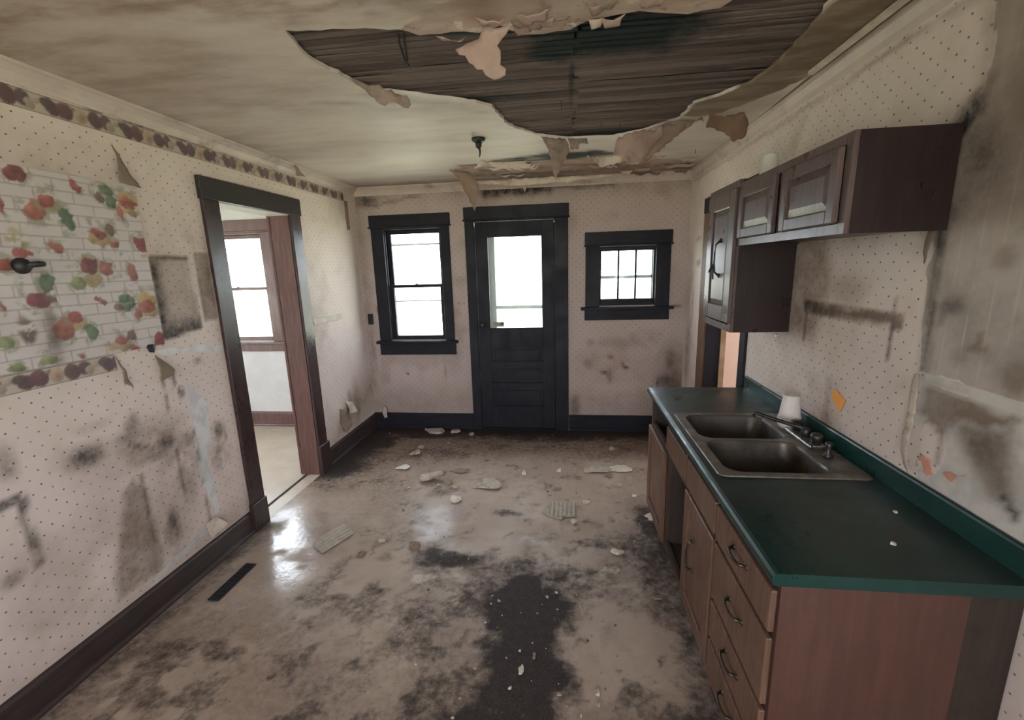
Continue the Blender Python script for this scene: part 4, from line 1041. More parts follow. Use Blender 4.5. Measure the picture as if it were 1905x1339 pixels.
for f_ in fo:
    cx = sum(vo[i].x for i in f_) / 3; cy = sum(vo[i].y for i in f_) / 3
    if inside(outer_l, cx, cy) and not any(inside(L_, cx, cy) for L_ in loops):
        bm.faces.new([vv[i] for i in f_])
lo_ = [bm.verts.new((.866 + (x - .866) * 1.010, 2.046 + (y - 2.046) * 1.008, .9145)) for x, y in outer_l]
tp_ = [bm.verts.new((x, y, .9195)) for x, y in outer_l]
for i in range(len(lo_)):
    bm.faces.new([tp_[i], tp_[(i + 1) % len(tp_)], lo_[(i + 1) % len(lo_)], lo_[i]])
bmesh.ops.remove_doubles(bm, verts=bm.verts[:], dist=1e-5)
obj('deck', bm, M_STEEL, r)
for (cx, cy, hx, hy) in bowls:
    bm = bmesh.new(); rings = []
    for ins, z, rad in ((-.001, .9196, .066), (.003, .916, .062), (.006, .905, .06), (.020, .775, .055), (.030, .752, .05), (.055, .741, .04), (.13, .738, .03)):
        rings.append([bm.verts.new((x, y, z)) for x, y in rrect(cx, cy, hx - ins, hy - ins, min(rad, hy - ins - .001))])
    for a, b in zip(rings[:-1], rings[1:]):
        for k in range(len(a)): bm.faces.new([a[k], a[(k + 1) % len(a)], b[(k + 1) % len(b)], b[k]])
    bm.faces.new(rings[-1])
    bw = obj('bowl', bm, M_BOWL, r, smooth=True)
    bm = bmesh.new(); lathe(bm, (cx, cy, .7385), [(.046, 0), (.046, .003), (.036, .003), (.030, .001)], 20); obj('drain', bm, M_DARKCHROME, bw)
bm = bmesh.new()
rs = random.Random(4)
for k in range(26):
    x, y = .826 + rs.uniform(-.12, .12), 1.866 + rs.uniform(-.10, .10); s = rs.uniform(.006, .022)
    lathe(bm, (x, y, .738), [(s, 0), (s * .8, s * .3), (s * .3, s * .45)], 6)
o = obj('rust_grit', bm, M_DARKBIT, r); o['kind'] = 'stuff'

# faucet
r = thing('faucet', 'grimy two knob kitchen faucet with its long spout swung over the far bowl', 'faucet', (1.08, 2.05, .9197))
bm = bmesh.new(); box(bm, 1.045, 1.112, 1.935, 2.165, .9197, .938, .006, 2); obj('base_plate', bm, M_CHROME, r)
bm = bmesh.new(); tube(bm, [(1.084, 2.05, .936), (1.084, 2.05, .968), (1.084, 2.05, .978)], [.020, .018, .010], 14)
tube(bm, [(1.084, 2.05, .968), (1.060, 2.066, .976), (1.01, 2.10, .985), (.95, 2.14, .998), (.914, 2.165, 1.006), (.906, 2.170, 1.004), (.903, 2.172, .990)], [.010, .0095, .009, .0085, .0095, .0105, .0105], 10)
obj('spout', bm, M_DARKCHROME, r, smooth=True)
for yk in (1.965, 2.135):
    bm = bmesh.new(); lathe(bm, (1.086, yk, .937), [(.017, 0), (.015, .012), (.024, .018), (.026, .034), (.020, .044), (.006, .047)], 12); obj('knob', bm, M_DARKCHROME, r, smooth=True)
bm = bmesh.new(); lathe(bm, (1.078, 1.86, .9197), [(.020, 0), (.018, .010), (.011, .018), (.012, .045), (.015, .06), (.008, .066)], 12); obj('sprayer', bm, M_DARKCHROME, r, smooth=True)

# white pieces beside the faucet
bm = bmesh.new(); lathe(bm, (1.085, 2.215, .9197), [(.038, 0), (.046, .012), (.050, .035), (.050, .048), (.047, .050)], 24)
o = obj('plastic_tub', bm, M_SOAP, smooth=True); to_thing(o, (1.085, 2.215, .9197)); tag(o, 'squat white plastic tub behind the sink, under the upturned cup', 'tub')
bm = bmesh.new(); lathe(bm, (1.088, 2.215, .970), [(.050, 0), (.051, .006), (.047, .012), (.035, .112), (.033, .115), (.028, .112)], 24)
o = obj('foam_cup', bm, M_WHITE, smooth=True); to_thing(o, (1.088, 2.215, .970)); tag(o, 'white foam cup upside down on the tub behind the sink', 'cup', 'upturned white foam cups')

# ------------------------------------------------------------------ wall cabinets
def wall_cabinet(name, label, y0, y1, z0, z1):
    r = thing(name, label, 'cabinet', (1.02, (y0 + y1) / 2, z0), 'wall cabinets on the right wall')
    obj('carcass', B((.890, XR - .008, y0, y0 + .014, z0, z1), (.890, XR - .008, y1 - .014, y1, z0, z1), (.890, XR - .008, y0 + .014, y1 - .014, z0 + .008, z0 + .022), (.890, XR - .008, y0 + .014, y1 - .014, z1 - .014, z1), (XR - .016, XR - .008, y0 + .014, y1 - .014, z0 + .022, z1 - .014)), M_CABUP, r)
    return r
r = wall_cabinet('wall_cabinet', 'short dark wall cabinet with two raised panel doors above the sink', 1.570, 2.478, 1.803, 2.108)
y0, y1, z0, z1 = 1.570, 2.478, 1.803, 2.108
obj('face_frame', B((.873, .890, y0, y0 + .035, z0, z1), (.873, .890, y1 - .035, y1, z0, z1), (.873, .890, 1.985, 2.040, z0 + .034, z1 - .034), (.873, .890, y0 + .035, y1 - .035, z0, z0 + .034), (.873, .890, y0 + .035, y1 - .035, z1 - .034, z1), bev=.001), M_CABDOOR, r)
door_front(r, 'door', .872, 1.602, 1.978, 1.838, 2.072, M_CABDOOR, fr=.045)
door_front(r, 'door', .872, 2.040, 2.425, 1.838, 2.072, M_CABDOOR, fr=.045)
r = wall_cabinet('tall_wall_cabinet', 'tall dark wall cabinet with a single narrow door and black pull', 2.482, 2.950, 1.352, 2.130)
y0, y1, z0, z1 = 2.482, 2.950, 1.352, 2.130
obj('face_frame', B((.873, .890, y0, y0 + .035, z0, z1), (.873, .890, y1 - .035, y1, z0, z1), (.873, .890, y0 + .035, y1 - .035, z0, z0 + .038), (.873, .890, y0 + .035, y1 - .035, z1 - .038, z1), bev=.001), M_CABDOOR, r)
d = door_front(r, 'door', .872, 2.468, 2.895, 1.402, 2.088, M_CABDOOR, fr=.085)
pl = pull(d, .852, 2.655, 1.745, .19, True, 'black iron pull', M_BLACK)
bm = bmesh.new(); tube(bm, [(.826, 2.655, 1.72), (.818, 2.665, 1.705), (.816, 2.70, 1.68), (.818, 2.72, 1.668), (.82, 2.70, 1.672), (.822, 2.66, 1.70), (.82, 2.652, 1.66), (.822, 2.65, 1.63)], .0045, 6); obj('tie', bm, M_BLACK, d, 'loop of black cord tied to the pull')
bm = bmesh.new(); lathe(bm, (1.02, 2.52, 2.130), [(.048, 0), (.049, .006), (.045, .012), (.034, .112), (.032, .115), (.027, .112)], 24)
o = obj('foam_cup', bm, M_WHITE, smooth=True); to_thing(o, (1.02, 2.52, 2.130)); tag(o, 'white foam cup upside down on top of the tall wall cabinet', 'cup', 'upturned white foam cups')

# ------------------------------------------------------------------ printed papers on the left wall
FR = [(1.597, 2.145, 0.039, 0.029, 0, 'dr'), (1.639, 2.012, 0.038, 0.043, 20, 'or'), (1.695, 2.053, 0.034, 0.032, 10, 're'), (1.709, 2.029, 0.045, 0.022, 0, 'ye'), (1.755, 1.989, 0.027, 0.041, -15, 'gr'), (1.706, 2.107, 0.038, 0.021, 0, 'pg'), (1.583, 2.042, 0.018, 0.014, 0, 'pg'), (1.639, 1.953, 0.029, 0.015, 0, 'pg'), (1.736, 1.933, 0.024, 0.014, 0, 'pg'), (1.814, 2.135, 0.015, 0.018, 0, 're'), (1.833, 2.12, 0.015, 0.015, 0, 're'), (1.952, 2.135, 0.038, 0.023, 10, 'gr'), (1.962, 2.085, 0.03, 0.031, 0, 'gr'), (1.912, 2.102, 0.023, 0.021, 0, 'br'), (1.889, 2.121, 0.024, 0.011, 20, 'pg'), (2.059, 2.115, 0.057, 0.039, 0, 'ye'), (2.045, 2.092, 0.042, 0.034, 0, 'or'), (2.0, 2.04, 0.023, 0.03, 0, 'or'), (2.058, 2.048, 0.034, 0.021, 0, 'ye'), (1.974, 2.007, 0.022, 0.012, 0, 'pg'), (2.02, 1.994, 0.012, 0.023, 0, 'pg'), (1.868, 1.985, 0.036, 0.022, 25, 'pg'), (1.876, 1.935, 0.035, 0.02, 0, 're'), (1.874, 1.907, 0.058, 0.025, 0, 'ye'), (1.93, 1.958, 0.024, 0.032, -10, 'br'), (1.936, 1.886, 0.022, 0.016, 0, 're'), (1.95, 1.854, 0.017, 0.017, 0, 'pg'), (2.072, 1.896, 0.034, 0.039, 0, 'dr'), (1.554, 1.893, 0.045, 0.04, 0, 'yg'), (1.557, 1.839, 0.033, 0.017, 0, 're'), (1.495, 1.798, 0.025, 0.033, 0, 're'), (1.538, 1.792, 0.033, 0.031, 0, 'bg'), (1.547, 1.926, 0.017, 0.017, 0, 'pg'), (1.607, 1.862, 0.015, 0.021, 0, 'pg'), (1.691, 1.868, 0.029, 0.027, 15, 'ro'), (1.803, 1.792, 0.035, 0.041, -5, 'dr'), (1.798, 1.819, 0.029, 0.019, 0, 'ye'), (1.873, 1.78, 0.031, 0.033, 0, 'ro'), (1.739, 1.716, 0.03, 0.031, 0, 'lg'), (1.809, 1.729, 0.047, 0.03, 0, 'ye'), (1.737, 1.792, 0.029, 0.012, 0, 'pg'), (1.762, 1.826, 0.019, 0.021, 0, 'pg'), (2.006, 1.762, 0.028, 0.043, 0, 'ro'), (1.927, 1.746, 0.022, 0.018, 0, 'pg'), (1.843, 1.703, 0.017, 0.016, 0, 'pg'), (1.587, 1.654, 0.044, 0.036, 0, 'dr'), (1.62, 1.72, 0.027, 0.037, 10, 'gr'), (1.629, 1.654, 0.016, 0.018, 0, 'pu'), (1.566, 1.612, 0.024, 0.012, 0, 'pg'), (1.529, 1.654, 0.024, 0.027, 0, 'pg'), (1.812, 1.641, 0.015, 0.019, 0, 're'), (1.827, 1.623, 0.013, 0.014, 0, 're'), (1.942, 1.614, 0.043, 0.044, 0, 'gr'), (1.896, 1.601, 0.022, 0.02, 0, 'br'), (1.93, 1.641, 0.031, 0.021, 0, 'gr'), (2.046, 1.615, 0.054, 0.045, 0, 'ye'), (2.04, 1.588, 0.041, 0.032, 0, 'ro'), (1.993, 1.548, 0.024, 0.031, 0, 'or'), (2.047, 1.551, 0.037, 0.019, 0, 'ye'), (1.976, 1.514, 0.028, 0.015, 0, 'pg'), (2.067, 1.667, 0.029, 0.022, 0, 'pg'), (1.645, 1.525, 0.042, 0.046, 20, 'or'), (1.695, 1.565, 0.034, 0.027, 10, 're'), (1.714, 1.531, 0.04, 0.02, 0, 'ye'), (1.751, 1.498, 0.028, 0.039, -15, 'gr'), (1.709, 1.614, 0.033, 0.017, 0, 'pg'), (1.649, 1.463, 0.027, 0.015, 0, 'pg'), (1.743, 1.459, 0.026, 0.012, 0, 'pg'), (1.775, 1.572, 0.023, 0.013, 0, 'pg'), (1.878, 1.436, 0.041, 0.02, 0, 're'), (1.872, 1.411, 0.056, 0.023, 0, 'ye'), (1.935, 1.453, 0.025, 0.03, 0, 'br'), (1.866, 1.481, 0.032, 0.025, 15, 'pg'), (1.934, 1.396, 0.019, 0.012, 0, 're'), (2.073, 1.413, 0.03, 0.031, 0, 'dr'), (1.513, 1.537, 0.032, 0.052, 0, 'bk'), (1.434, 1.5, 0.027, 0.023, 0, 'lg'), (1.447, 1.404, 0.033, 0.017, 0, 'lg'), (1.564, 1.411, 0.037, 0.022, 0, 'lg'), (1.558, 1.445, 0.014, 0.015, 0, 'pg'), (1.692, 1.396, 0.011, 0.011, 0, 'ro'), (1.457, 1.633, 0.009, 0.026, 0, 'ro'), (1.533, 2.016, 0.009, 0.04, 0, 're'), (1.522, 1.717, 0.021, 0.041, 0, 'pg')]
PC = {'dr': (.24, .05, .06), 're': (.36, .075, .06), 'or': (.44, .13, .08), 'ro': (.38, .11, .075), 'ye': (.46, .32, .13), 'yg': (.40, .34, .13), 'gr': (.11, .19, .10), 'lg': (.25, .30, .11), 'pg': (.37, .37, .27), 'br': (.20, .12, .08), 'pu': (.22, .12, .13), 'bg': (.05, .06, .05), 'bk': (.17, .11, .075)}
u = axis_coords(.80, 2.092, .0048); v = axis_coords(1.381, 2.174, .0048)
def panel_place(a, b):
    curl = .010 * np.clip((a - 2.03) / .06, 0, 1) ** 2 + .004 * fbm(a, b, 3, 81)
    return np.stack([XL + .006 + curl, a, b - .012 * np.clip((a - 1.9) / .2, 0, 1) * (b > 2.1)], -1)
me, U, V = surface('fruit_panel', u, v, panel_place)
col = np.ones((len(U), 3)) * np.array([.60, .555, .52])
col *= (.90 + .2 * fbm(U, V, 7, 90))[:, None]
row = np.floor((V - 1.381 - .04 * (U - 2.0) * 0) / .048); ph = (row % 2) * .075
bx = ((U + ph) / .150) % 1; bz = ((V - 1.381) / .048) % 1
w = fbm(U, V, 26, 93)
mort = np.maximum(1 - sstep(.0, .10, np.minimum(bz, 1 - bz) + .06 * (w - .5)), 1 - sstep(.0, .035, np.minimum(bx, 1 - bx) + .02 * (w - .5)))
col = col * (1 - .70 * mort[:, None]) + np.array([.30, .225, .19]) * .70 * mort[:, None]
wu = U + .018 * (fbm(U, V, 26, 95) - .5) * 2; wv = V + .018 * (fbm(U, V, 26, 99) - .5) * 2
allf = FR + [(a - .72, b, c_, d_, e, k) for (a, b, c_, d_, e, k) in FR if a > 1.60]
order = sorted(allf, key=lambda t: {'pg': 0, 'yg': 1, 'ye': 1, 'lg': 1}.get(t[5], 2))
for (a, b, r1, r2, rot, k) in order:
    c_, s_ = math.cos(math.radians(rot)), math.sin(math.radians(rot))
    du, dv = (wu - a), (wv - b)
    x = (du * c_ - dv * s_) / max(r1, .006); z = (du * s_ + dv * c_) / max(r2, .006)
    d = np.sqrt(x * x + z * z)
    soft = .35 if k in ('pg', 'yg', 'bk') else .10
    m = (1 - sstep(1 - soft, 1 + soft, d)) * (.65 if k in ('pg',) else .92)
    base = np.array(PC[k])
    # printed modelling of the fruit itself, plus leaf flecks
    sh = 1.0 + .45 * np.clip(-x * .5 + z * .5, -1, 1) + .55 * (fbm(U, V, 45, 110) - .5) * 2
    if k in ('pg', 'yg', 'bk'): m = m * sstep(.38, .55, fbm(U, V, 38, 120 + int(a * 100) % 30))
    if k not in ('pg', 'yg', 'bk', 'bg'):
        lf = (1 - sstep(1.25, 1.9, d)) * sstep(.50, .60, fbm(U, V, 34, 200 + int(abs(a * 77)) % 40)) * .7
        col = col * (1 - lf[:, None]) + np.array([.30, .30, .20]) * lf[:, None]
    col = col * (1 - m[:, None]) + (base * .78 + base.mean() * .16)[None, :] * sh[:, None] * m[:, None]
bk = Field(U, V, .02, 9, 5)
drip = .75 * bk.seg((1.60, 1.80), (1.60, 1.40), .022, .8) * fbm(U, V, 9, 6) + .6 * bk.blob(1.60, 1.52, .06, .08, .8) * fbm(U, V, 12, 7)
col = col * (1 - drip[:, None]) + np.array([.09, .06, .045]) * drip[:, None]
put_attr(me, 'print', np.clip(col * np.array([.84, .82, .84]), 0, 1))
n = NT('printed_fruit_paper'); C_, *_ = n.attr('print')
C2 = n.mix(n.ramp(n.noise(3, 5, .6), .5, .8, 0, .35), C_, (.33, .26, .20))
M_PRINT = n.done(C2, .45, 0, .4)
finish('fruit_panel', me, M_PRINT, wall_left, 'vinyl sheet printed with fruit and teapots over white brick')
obj('panel_edge', B((XL, XL + .012, 2.088, 2.098, 1.385, 2.160)), mat_plain('curled_edge', (.34, .28, .22), .7), wall_left)

def border_colors(U, V, zc, h):
    col = np.ones((len(U), 3)) * np.array([.43, .36, .30]) * (.9 + .2 * fbm(U, V, 18, 140))[:, None]
    wu = U + .006 * (fbm(U, V, 50, 141) - .5) * 2; wv = V + .006 * (fbm(U, V, 50, 142) - .5) * 2
    per = .329
    k0 = int(np.floor((U.min() - 1.908) / per)) - 1; k1 = int(np.ceil((U.max() - 1.908) / per)) + 1
    items = [(0, 0, .028, .032, (.37, .27, .20)), (.003, -.004, .012, .012, (.30, .20, .14)), (.060, 0, .033, .035, (.105, .062, .068)), (.112, .004, .028, .032, (.10, .07, .075)), (.132, -.010, .020, .022, (.32, .25, .20)), (.158, .012, .016, .014, (.36, .30, .24)),
             (.200, .012, .028, .022, (.085, .072, .065)), (.216, -.004, .029, .031, (.10, .062, .068)), (.264, 0, .034, .035, (.125, .065, .075)), (.300, .018, .014, .010, (.18, .17, .12))]
    for k in range(k0, k1):
        for (o, dz, ru, rv, cc) in items:
            x = (wu - 1.908 - k * per - o) / ru; z = (wv - zc - dz) / rv
            d = np.sqrt(x * x + z * z); m = (1 - sstep(.88, 1.10, d)) * .95
            sh = 1 + .4 * np.clip(-.4 * x + .5 * z, -1, 1) + .3 * (fbm(U, V, 70, 150) - .5)
            col = col * (1 - m[:, None]) + np.array(cc) * sh[:, None] * m[:, None]
    e = 1 - sstep(0, .006, h / 2 - np.abs(V - zc))
    return np.clip(col * (1 - .65 * e[:, None]), 0, 1)
def border(y0, y1, zc, h, label, x=XL + .005, fade=0.0):
    u = axis_coords(y0, y1, .0055); v = axis_coords(zc - h / 2, zc + h / 2, .0055)
    me, U, V = surface('wallpaper_border', u, v, lambda a, b: np.stack([x + .004 * fbm(a, b, 3, 160), a, b], -1))
    c = border_colors(U, V, zc, h)
    if fade: c = c * (1 - fade) + np.array([.42, .36, .29]) * fade
    put_attr(me, 'print', c)
    return finish('wallpaper_border', me, M_PRINT, wall_left, label)
border(.6, 4.30, 2.438, .076, 'apple printed border strip under the crown moulding')
border(.6, 1.83, 1.340, .076, 'apple printed border strip below the fruit sheet')
border(3.535, 4.03, 1.318, .048, 'faded scrap of border right of the doorway', fade=.75)
obj('border_tail', B((XL, XL + .007, 4.315, 4.372, 2.23, 2.41), (XL, XL + .009, 4.322, 4.372, 2.14, 2.232)), mat_plain('brown_border_back', (.20, .13, .10), .7), wall_left, 'brown torn tail of the border in the corner')

# ------------------------------------------------------------------ torn and hanging paper
def sheet(name, outline, mat, parent, label=None, thick=.0018, bulge=.02, seed=1, plane='xz', rough_=.008):
    """a hanging scrap of paper with the given outline (3D points), wrinkled out of its plane"""
    ia, ib, ic = (0, 2, 1) if plane == 'xz' else (1, 2, 0) if plane == 'yz' else (0, 1, 2)
    rs = random.Random(seed)
    o2 = [(p[ia], p[ib]) for p in outline]
    dep = [p[ic] for p in outline]
    rp = roughen(o2, .018, rough_, seed)
    xs = [p[0] for p in rp]; ys = [p[1] for p in rp]
    st = max(.016, min(max(xs) - min(xs), max(ys) - min(ys)) / 7)
    P = list(rp); x = min(xs)
    while x < max(xs):
        y = min(ys)
        while y < max(ys):
            q = (x + rs.uniform(-.2, .2) * st, y + rs.uniform(-.2, .2) * st)
            if inside(rp, *q): P.append(q)
            y += st
        x += st
    E = [(i, (i + 1) % len(rp)) for i in range(len(rp))]
    vo, _, fo, *_ = geometry.delaunay_2d_cdt([Vector(p) for p in P], E, [], 0, 1e-6)
    fo = [f for f in fo if inside(rp, sum(vo[i].x for i in f) / 3, sum(vo[i].y for i in f) / 3)]
    cu = np.array([p.x for p in vo]); cv = np.array([p.y for p in vo])
    W = np.stack([1 / ((cu - a) ** 2 + (cv - b) ** 2 + 1e-4) for a, b in o2]); dd = (W * np.array(dep)[:, None]).sum(0) / W.sum(0)
    dd += bulge * (fbm(cu + seed, cv, 9, seed + 7, 3) - .5) * 2
    vs = []
    for a, b, c in zip(cu, cv, dd):
        q = [0, 0, 0]; q[ia] = float(a); q[ib] = float(b); q[ic] = float(c); vs.append(q)
    me = bpy.data.meshes.new(name); me.from_pydata(vs, [], [tuple(f) for f in fo]); me.update()
    o = finish(name, me, mat, parent, label, True)
    md = o.modifiers.new('thickness', 'SOLIDIFY'); md.thickness = thick
    return o
M_PAPGREY = mat_plain('grey_brown_paper', (.26, .19, .155), .8, .2, 14, .2, 0, (.15, .11, .09))
M_PAPPINK = mat_plain('pink_plaster_paper', (.36, .25, .215), .8, .12, 9, .2, 0, (.28, .18, .145))
M_PAPBROWN = mat_plain('kraft_brown_paper', (.185, .115, .078), .8, .15, 9, .15)
M_PAPTAN = mat_plain('tan_paper', (.25, .175, .13), .8, .15, 9, .15)
M_PAPCREAM = mat_plain('cream_paint_skin', (.57, .48, .39), .6, .1, 9, .2, 0, (.40, .28, .21))
FLAPS = {'F1': [(-0.922, 2.026, 2.552), (-0.851, 2.14, 2.552), (-0.713, 2.15, 2.506), (-0.696, 2.15, 2.467), (-0.71, 2.15, 2.452), (-0.771, 2.15, 2.483), (-0.816, 2.15, 2.468), (-0.884, 2.15, 2.513)], 'F2': [(-0.172, 1.697, 2.552), (-0.169, 1.75, 2.552), (-0.239, 1.76, 2.503), (-0.227, 1.76, 2.46), (-0.213, 1.76, 2.407), (-0.253, 1.76, 2.395), (-0.329, 1.76, 2.45), (-0.392, 1.76, 2.504), (-0.326, 1.76, 2.527), (-0.268, 1.714, 2.552)], 'F3': [(-0.975, 3.903, 2.552), (-0.824, 3.95, 2.54), (-0.758, 3.95, 2.464), (-0.729, 3.95, 2.389), (-0.761, 3.95, 2.29), (-0.775, 3.95, 2.202), (-0.834, 3.95, 2.337), (-0.898, 3.95, 2.471)], 'F4': [(-0.159, 3.086, 2.552), (0.002, 3.15, 2.54), (0.03, 3.15, 2.466), (-0.023, 3.15, 2.37), (-0.066, 3.15, 2.289), (-0.083, 3.15, 2.407), (-0.117, 3.15, 2.491)], 'F4b': [(0.016, 3.176, 2.552), (0.143, 3.2, 2.551), (0.15, 3.2, 2.511), (0.094, 3.2, 2.514), (0.087, 3.2, 2.481), (0.031, 3.2, 2.488)], 'F5': [(0.336, 3.12, 2.519), (0.531, 3.102, 2.552), (0.593, 3.007, 2.552), (0.649, 3.12, 2.55), (0.588, 3.12, 2.459), (0.475, 3.12, 2.344), (0.406, 3.12, 2.406), (0.304, 3.12, 2.412), (0.32, 3.12, 2.468)], 'F5b': [(0.583, 3.0, 2.545), (0.688, 2.946, 2.552), (0.792, 2.929, 2.552), (0.819, 3.0, 2.536), (0.763, 3.0, 2.545), (0.722, 3.0, 2.512), (0.643, 3.0, 2.451), (0.488, 3.0, 2.344), (0.463, 3.0, 2.326), (0.534, 3.0, 2.418), (0.594, 3.0, 2.505)], 'F6': [(0.819, 2.878, 2.552), (1.009, 2.882, 2.552), (1.058, 2.95, 2.507), (1.043, 2.95, 2.435), (0.985, 2.95, 2.41), (0.905, 2.95, 2.473), (0.822, 2.95, 2.498)], 'F7': [(-0.651, 3.651, 2.552), (-0.26, 3.75, 2.532), (-0.282, 3.75, 2.497), (-0.519, 3.75, 2.502), (-0.737, 3.75, 2.521)], 'F8': [(0.159, 3.711, 2.552), (0.436, 3.662, 2.552), (0.789, 3.85, 2.548), (0.544, 3.85, 2.502), (0.293, 3.85, 2.487)], 'F9': [(-0.909, 4.1, 2.475), (-0.24, 4.1, 2.487), (0.448, 4.1, 2.474), (0.039, 4.1, 2.438), (-0.429, 4.1, 2.425)]}
for nm, mat, lab, bl in (('F1', M_PAPGREY, 'grey brown scrap drooping from the left edge of the hole', .02), ('F2', M_PAPPINK, 'pinkish plaster skin hanging over the laths', .02), ('F3', M_PAPTAN, 'long tan strip hanging before the back door', .03),
                         ('F4', M_PAPGREY, 'pointed grey scrap hanging from the far edge of the hole', .02), ('F4b', M_PAPGREY, 'small ragged grey scrap on the far edge of the hole', .01), ('F5', M_PAPPINK, 'broad pink curl of paper at the far right of the hole', .04),
                         ('F5b', M_PAPTAN, 'twisted tan strip beside the pink curl', .03), ('F6', M_PAPBROWN, 'rounded brown paper flap near the right wall', .015), ('F7', M_PAPCREAM, None, .02), ('F8', M_PAPCREAM, None, .02), ('F9', M_PAPCREAM, None, .02)):
    sheet('paper_flap', FLAPS[nm], mat, ceiling, lab, bulge=bl, seed=len(nm) * 7 + ord(nm[1]))
# torn paint layers along the back of the ceiling
rs = random.Random(31)
for k in range(22):
    x = rs.uniform(-.9, 1.0); y = 3.72 + rs.uniform(0, .70) + .12 * max(0, x); L = rs.uniform(.10, .34); w = rs.uniform(.02, .06); dz = rs.uniform(.012, .045)
    pts = [(x, y, H - .003), (x + L * .5, y + rs.uniform(-.02, .02), H - .004), (x + L, y + rs.uniform(-.02, .02), H - .003), (x + L * .8, y + w, H - dz), (x + L * .3, y + w * 1.2, H - dz * .8)]
    sheet('paint_curl', pts, rs.choice([M_PAPCREAM, M_PAPPINK, M_PAPCREAM, M_PAPTAN]), ceiling, None, .0015, .004, k + 3, 'xy')
for k in range(11):
    x = rs.uniform(-.5, .35); y = rs.uniform(1.64, 1.76); L = rs.uniform(.05, .13); w = rs.uniform(.015, .035)
    pts = [(x, y, H - .004), (x + L, y + rs.uniform(-.02, .02), H - .004), (x + L * .8, y + w, H - rs.uniform(.01, .03)), (x + L * .2, y + w, H - rs.uniform(.01, .03))]
    sheet('paint_curl', pts, rs.choice([M_PAPPINK, M_PAPPINK, M_PAPCREAM, M_PAPTAN]), ceiling, None, .0015, .004, k + 63, 'xy')
M_WPBACK = mat_plain('shaded_wallpaper_back', (.20, .145, .105), .8, .15, 10, .15, 0, (.15, .11, .08))  # paper back darkened to carry the shadow at the curl
M_WPFACE = mat_plain('wallpaper_flap', (.55, .46, .375), .7, .1, 10, .15, 0, (.35, .27, .20))
X0 = XL + .004
sheet('paper_flap', [(X0, 2.030, 2.36), (X0 + .012, 2.05, 2.30), (X0 + .035, 2.112, 2.168), (X0 + .02, 2.06, 2.176), (X0, 2.03, 2.185)], M_WPBACK, wall_left, 'triangular paper flap above the fruit sheet, shadow put into its dark colour', .001, .004, 3, 'yz', .003)  # shadow at the curled paper is put into this dark sheet
sheet('paper_flap', [(X0, 2.037, 1.335), (X0 + .02, 2.12, 1.235), (X0 + .03, 2.10, 1.21), (X0, 2.045, 1.19)], M_WPBACK, wall_left, None, .001, .004, 5, 'yz', .003)
sheet('paper_flap', [(X0, 1.995, 1.395), (X0 + .012, 2.045, 1.39), (X0 + .02, 2.02, 1.35), (X0 + .01, 2.0, 1.355)], M_BLACK, wall_left, None, .001, .002, 5, 'yz', .004)
sheet('paper_flap', [(X0, 1.838, 1.37), (X0 + .015, 1.862, 1.28), (X0 + .022, 1.875, 1.20), (X0 + .004, 1.846, 1.23)], M_WPBACK, wall_left, None, .001, .004, 9, 'yz', .003)
sheet('paper_flap', [(X0, 2.15, .28), (X0 + .02, 2.20, .31), (X0 + .045, 2.27, .215), (X0 + .03, 2.21, .19), (X0 + .05, 2.12, .20)], M_WPFACE, wall_left, None, .001, .012, 11, 'yz', .004)
sheet('paper_flap', [(X0, 3.80, .46), (X0 + .03, 3.87, .42), (X0 + .06, 3.91, .27), (X0 + .02, 3.84, .20), (X0, 3.79, .30)], M_WPBACK, wall_left, 'peeled paper scrap low on the wall by the corner', .001, .015, 13, 'yz', .004)
sheet('paper_flap', [(X0, 3.92, .50), (X0 + .03, 4.02, .46), (X0 + .05, 4.06, .34), (X0 + .01, 3.96, .36)], M_WPFACE, wall_left, None, .001, .015, 15, 'yz', .004)
sheet('paper_flap', [(XL + .06, 3.40, 2.57), (XL + .085, 3.46, 2.53), (XL + .085, 3.54, 2.48), (XL + .055, 3.46, 2.475)], M_PAPTAN, wall_left, 'small tan triangle peeling off the crown moulding', .001, .004, 17, 'yz', .002)
sheet('paper_flap', [(-2.02, D - .03, .26), (-1.98, D - .06, .25), (-1.965, D - .07, .15), (-2.0, D - .07, .13), (-2.03, D - .05, .18)], M_WPFACE, wall_back, None, .001, .008, 19, 'xz', .003)
sheet('paper_flap', [(-.42, D - .074, 2.50), (-.36, D - .08, 2.50), (-.375, D - .085, 2.455), (-.385, D - .082, 2.42), (-.40, D - .08, 2.46)], M_PAPCREAM, wall_back, None, .001, .004, 21, 'xz', .004)
XQ = XR - .008
sheet('paper_flap', [(XQ, 1.640, 1.812), (XQ - .01, 1.600, 1.805), (XQ - .015, 1.612, 1.74), (XQ, 1.635, 1.70)], M_WPBACK, wall_right, 'torn corner of paper under the wall cabinet', .001, .003, 23, 'yz', .003)
sheet('paper_flap', [(XQ, 1.600, 1.34), (XQ - .015, 1.574, 1.345), (XQ - .02, 1.556, 1.05), (XQ - .012, 1.545, 1.0), (XQ, 1.59, 1.02)], M_WPFACE, wall_right, None, .001, .006, 25, 'yz', .004)
M_PINKP = mat_plain('salmon_paint_flake', (.55, .26, .19), .7, .15, 12)
for k, pts in enumerate(([(1.535, 1.085), (1.49, 1.08), (1.465, 1.035), (1.50, 1.005), (1.545, 1.03)], [(1.435, 1.065), (1.385, 1.075), (1.32, 1.095), (1.29, 1.07), (1.35, 1.035), (1.39, 1.0), (1.45, 1.02)])):
    sheet('paint_flake', [(XR - .003, a, b) for a, b in pts], M_PINKP, wall_right, 'salmon flake of older paint on the wall', .001, .001, 27 + k, 'yz', .008)

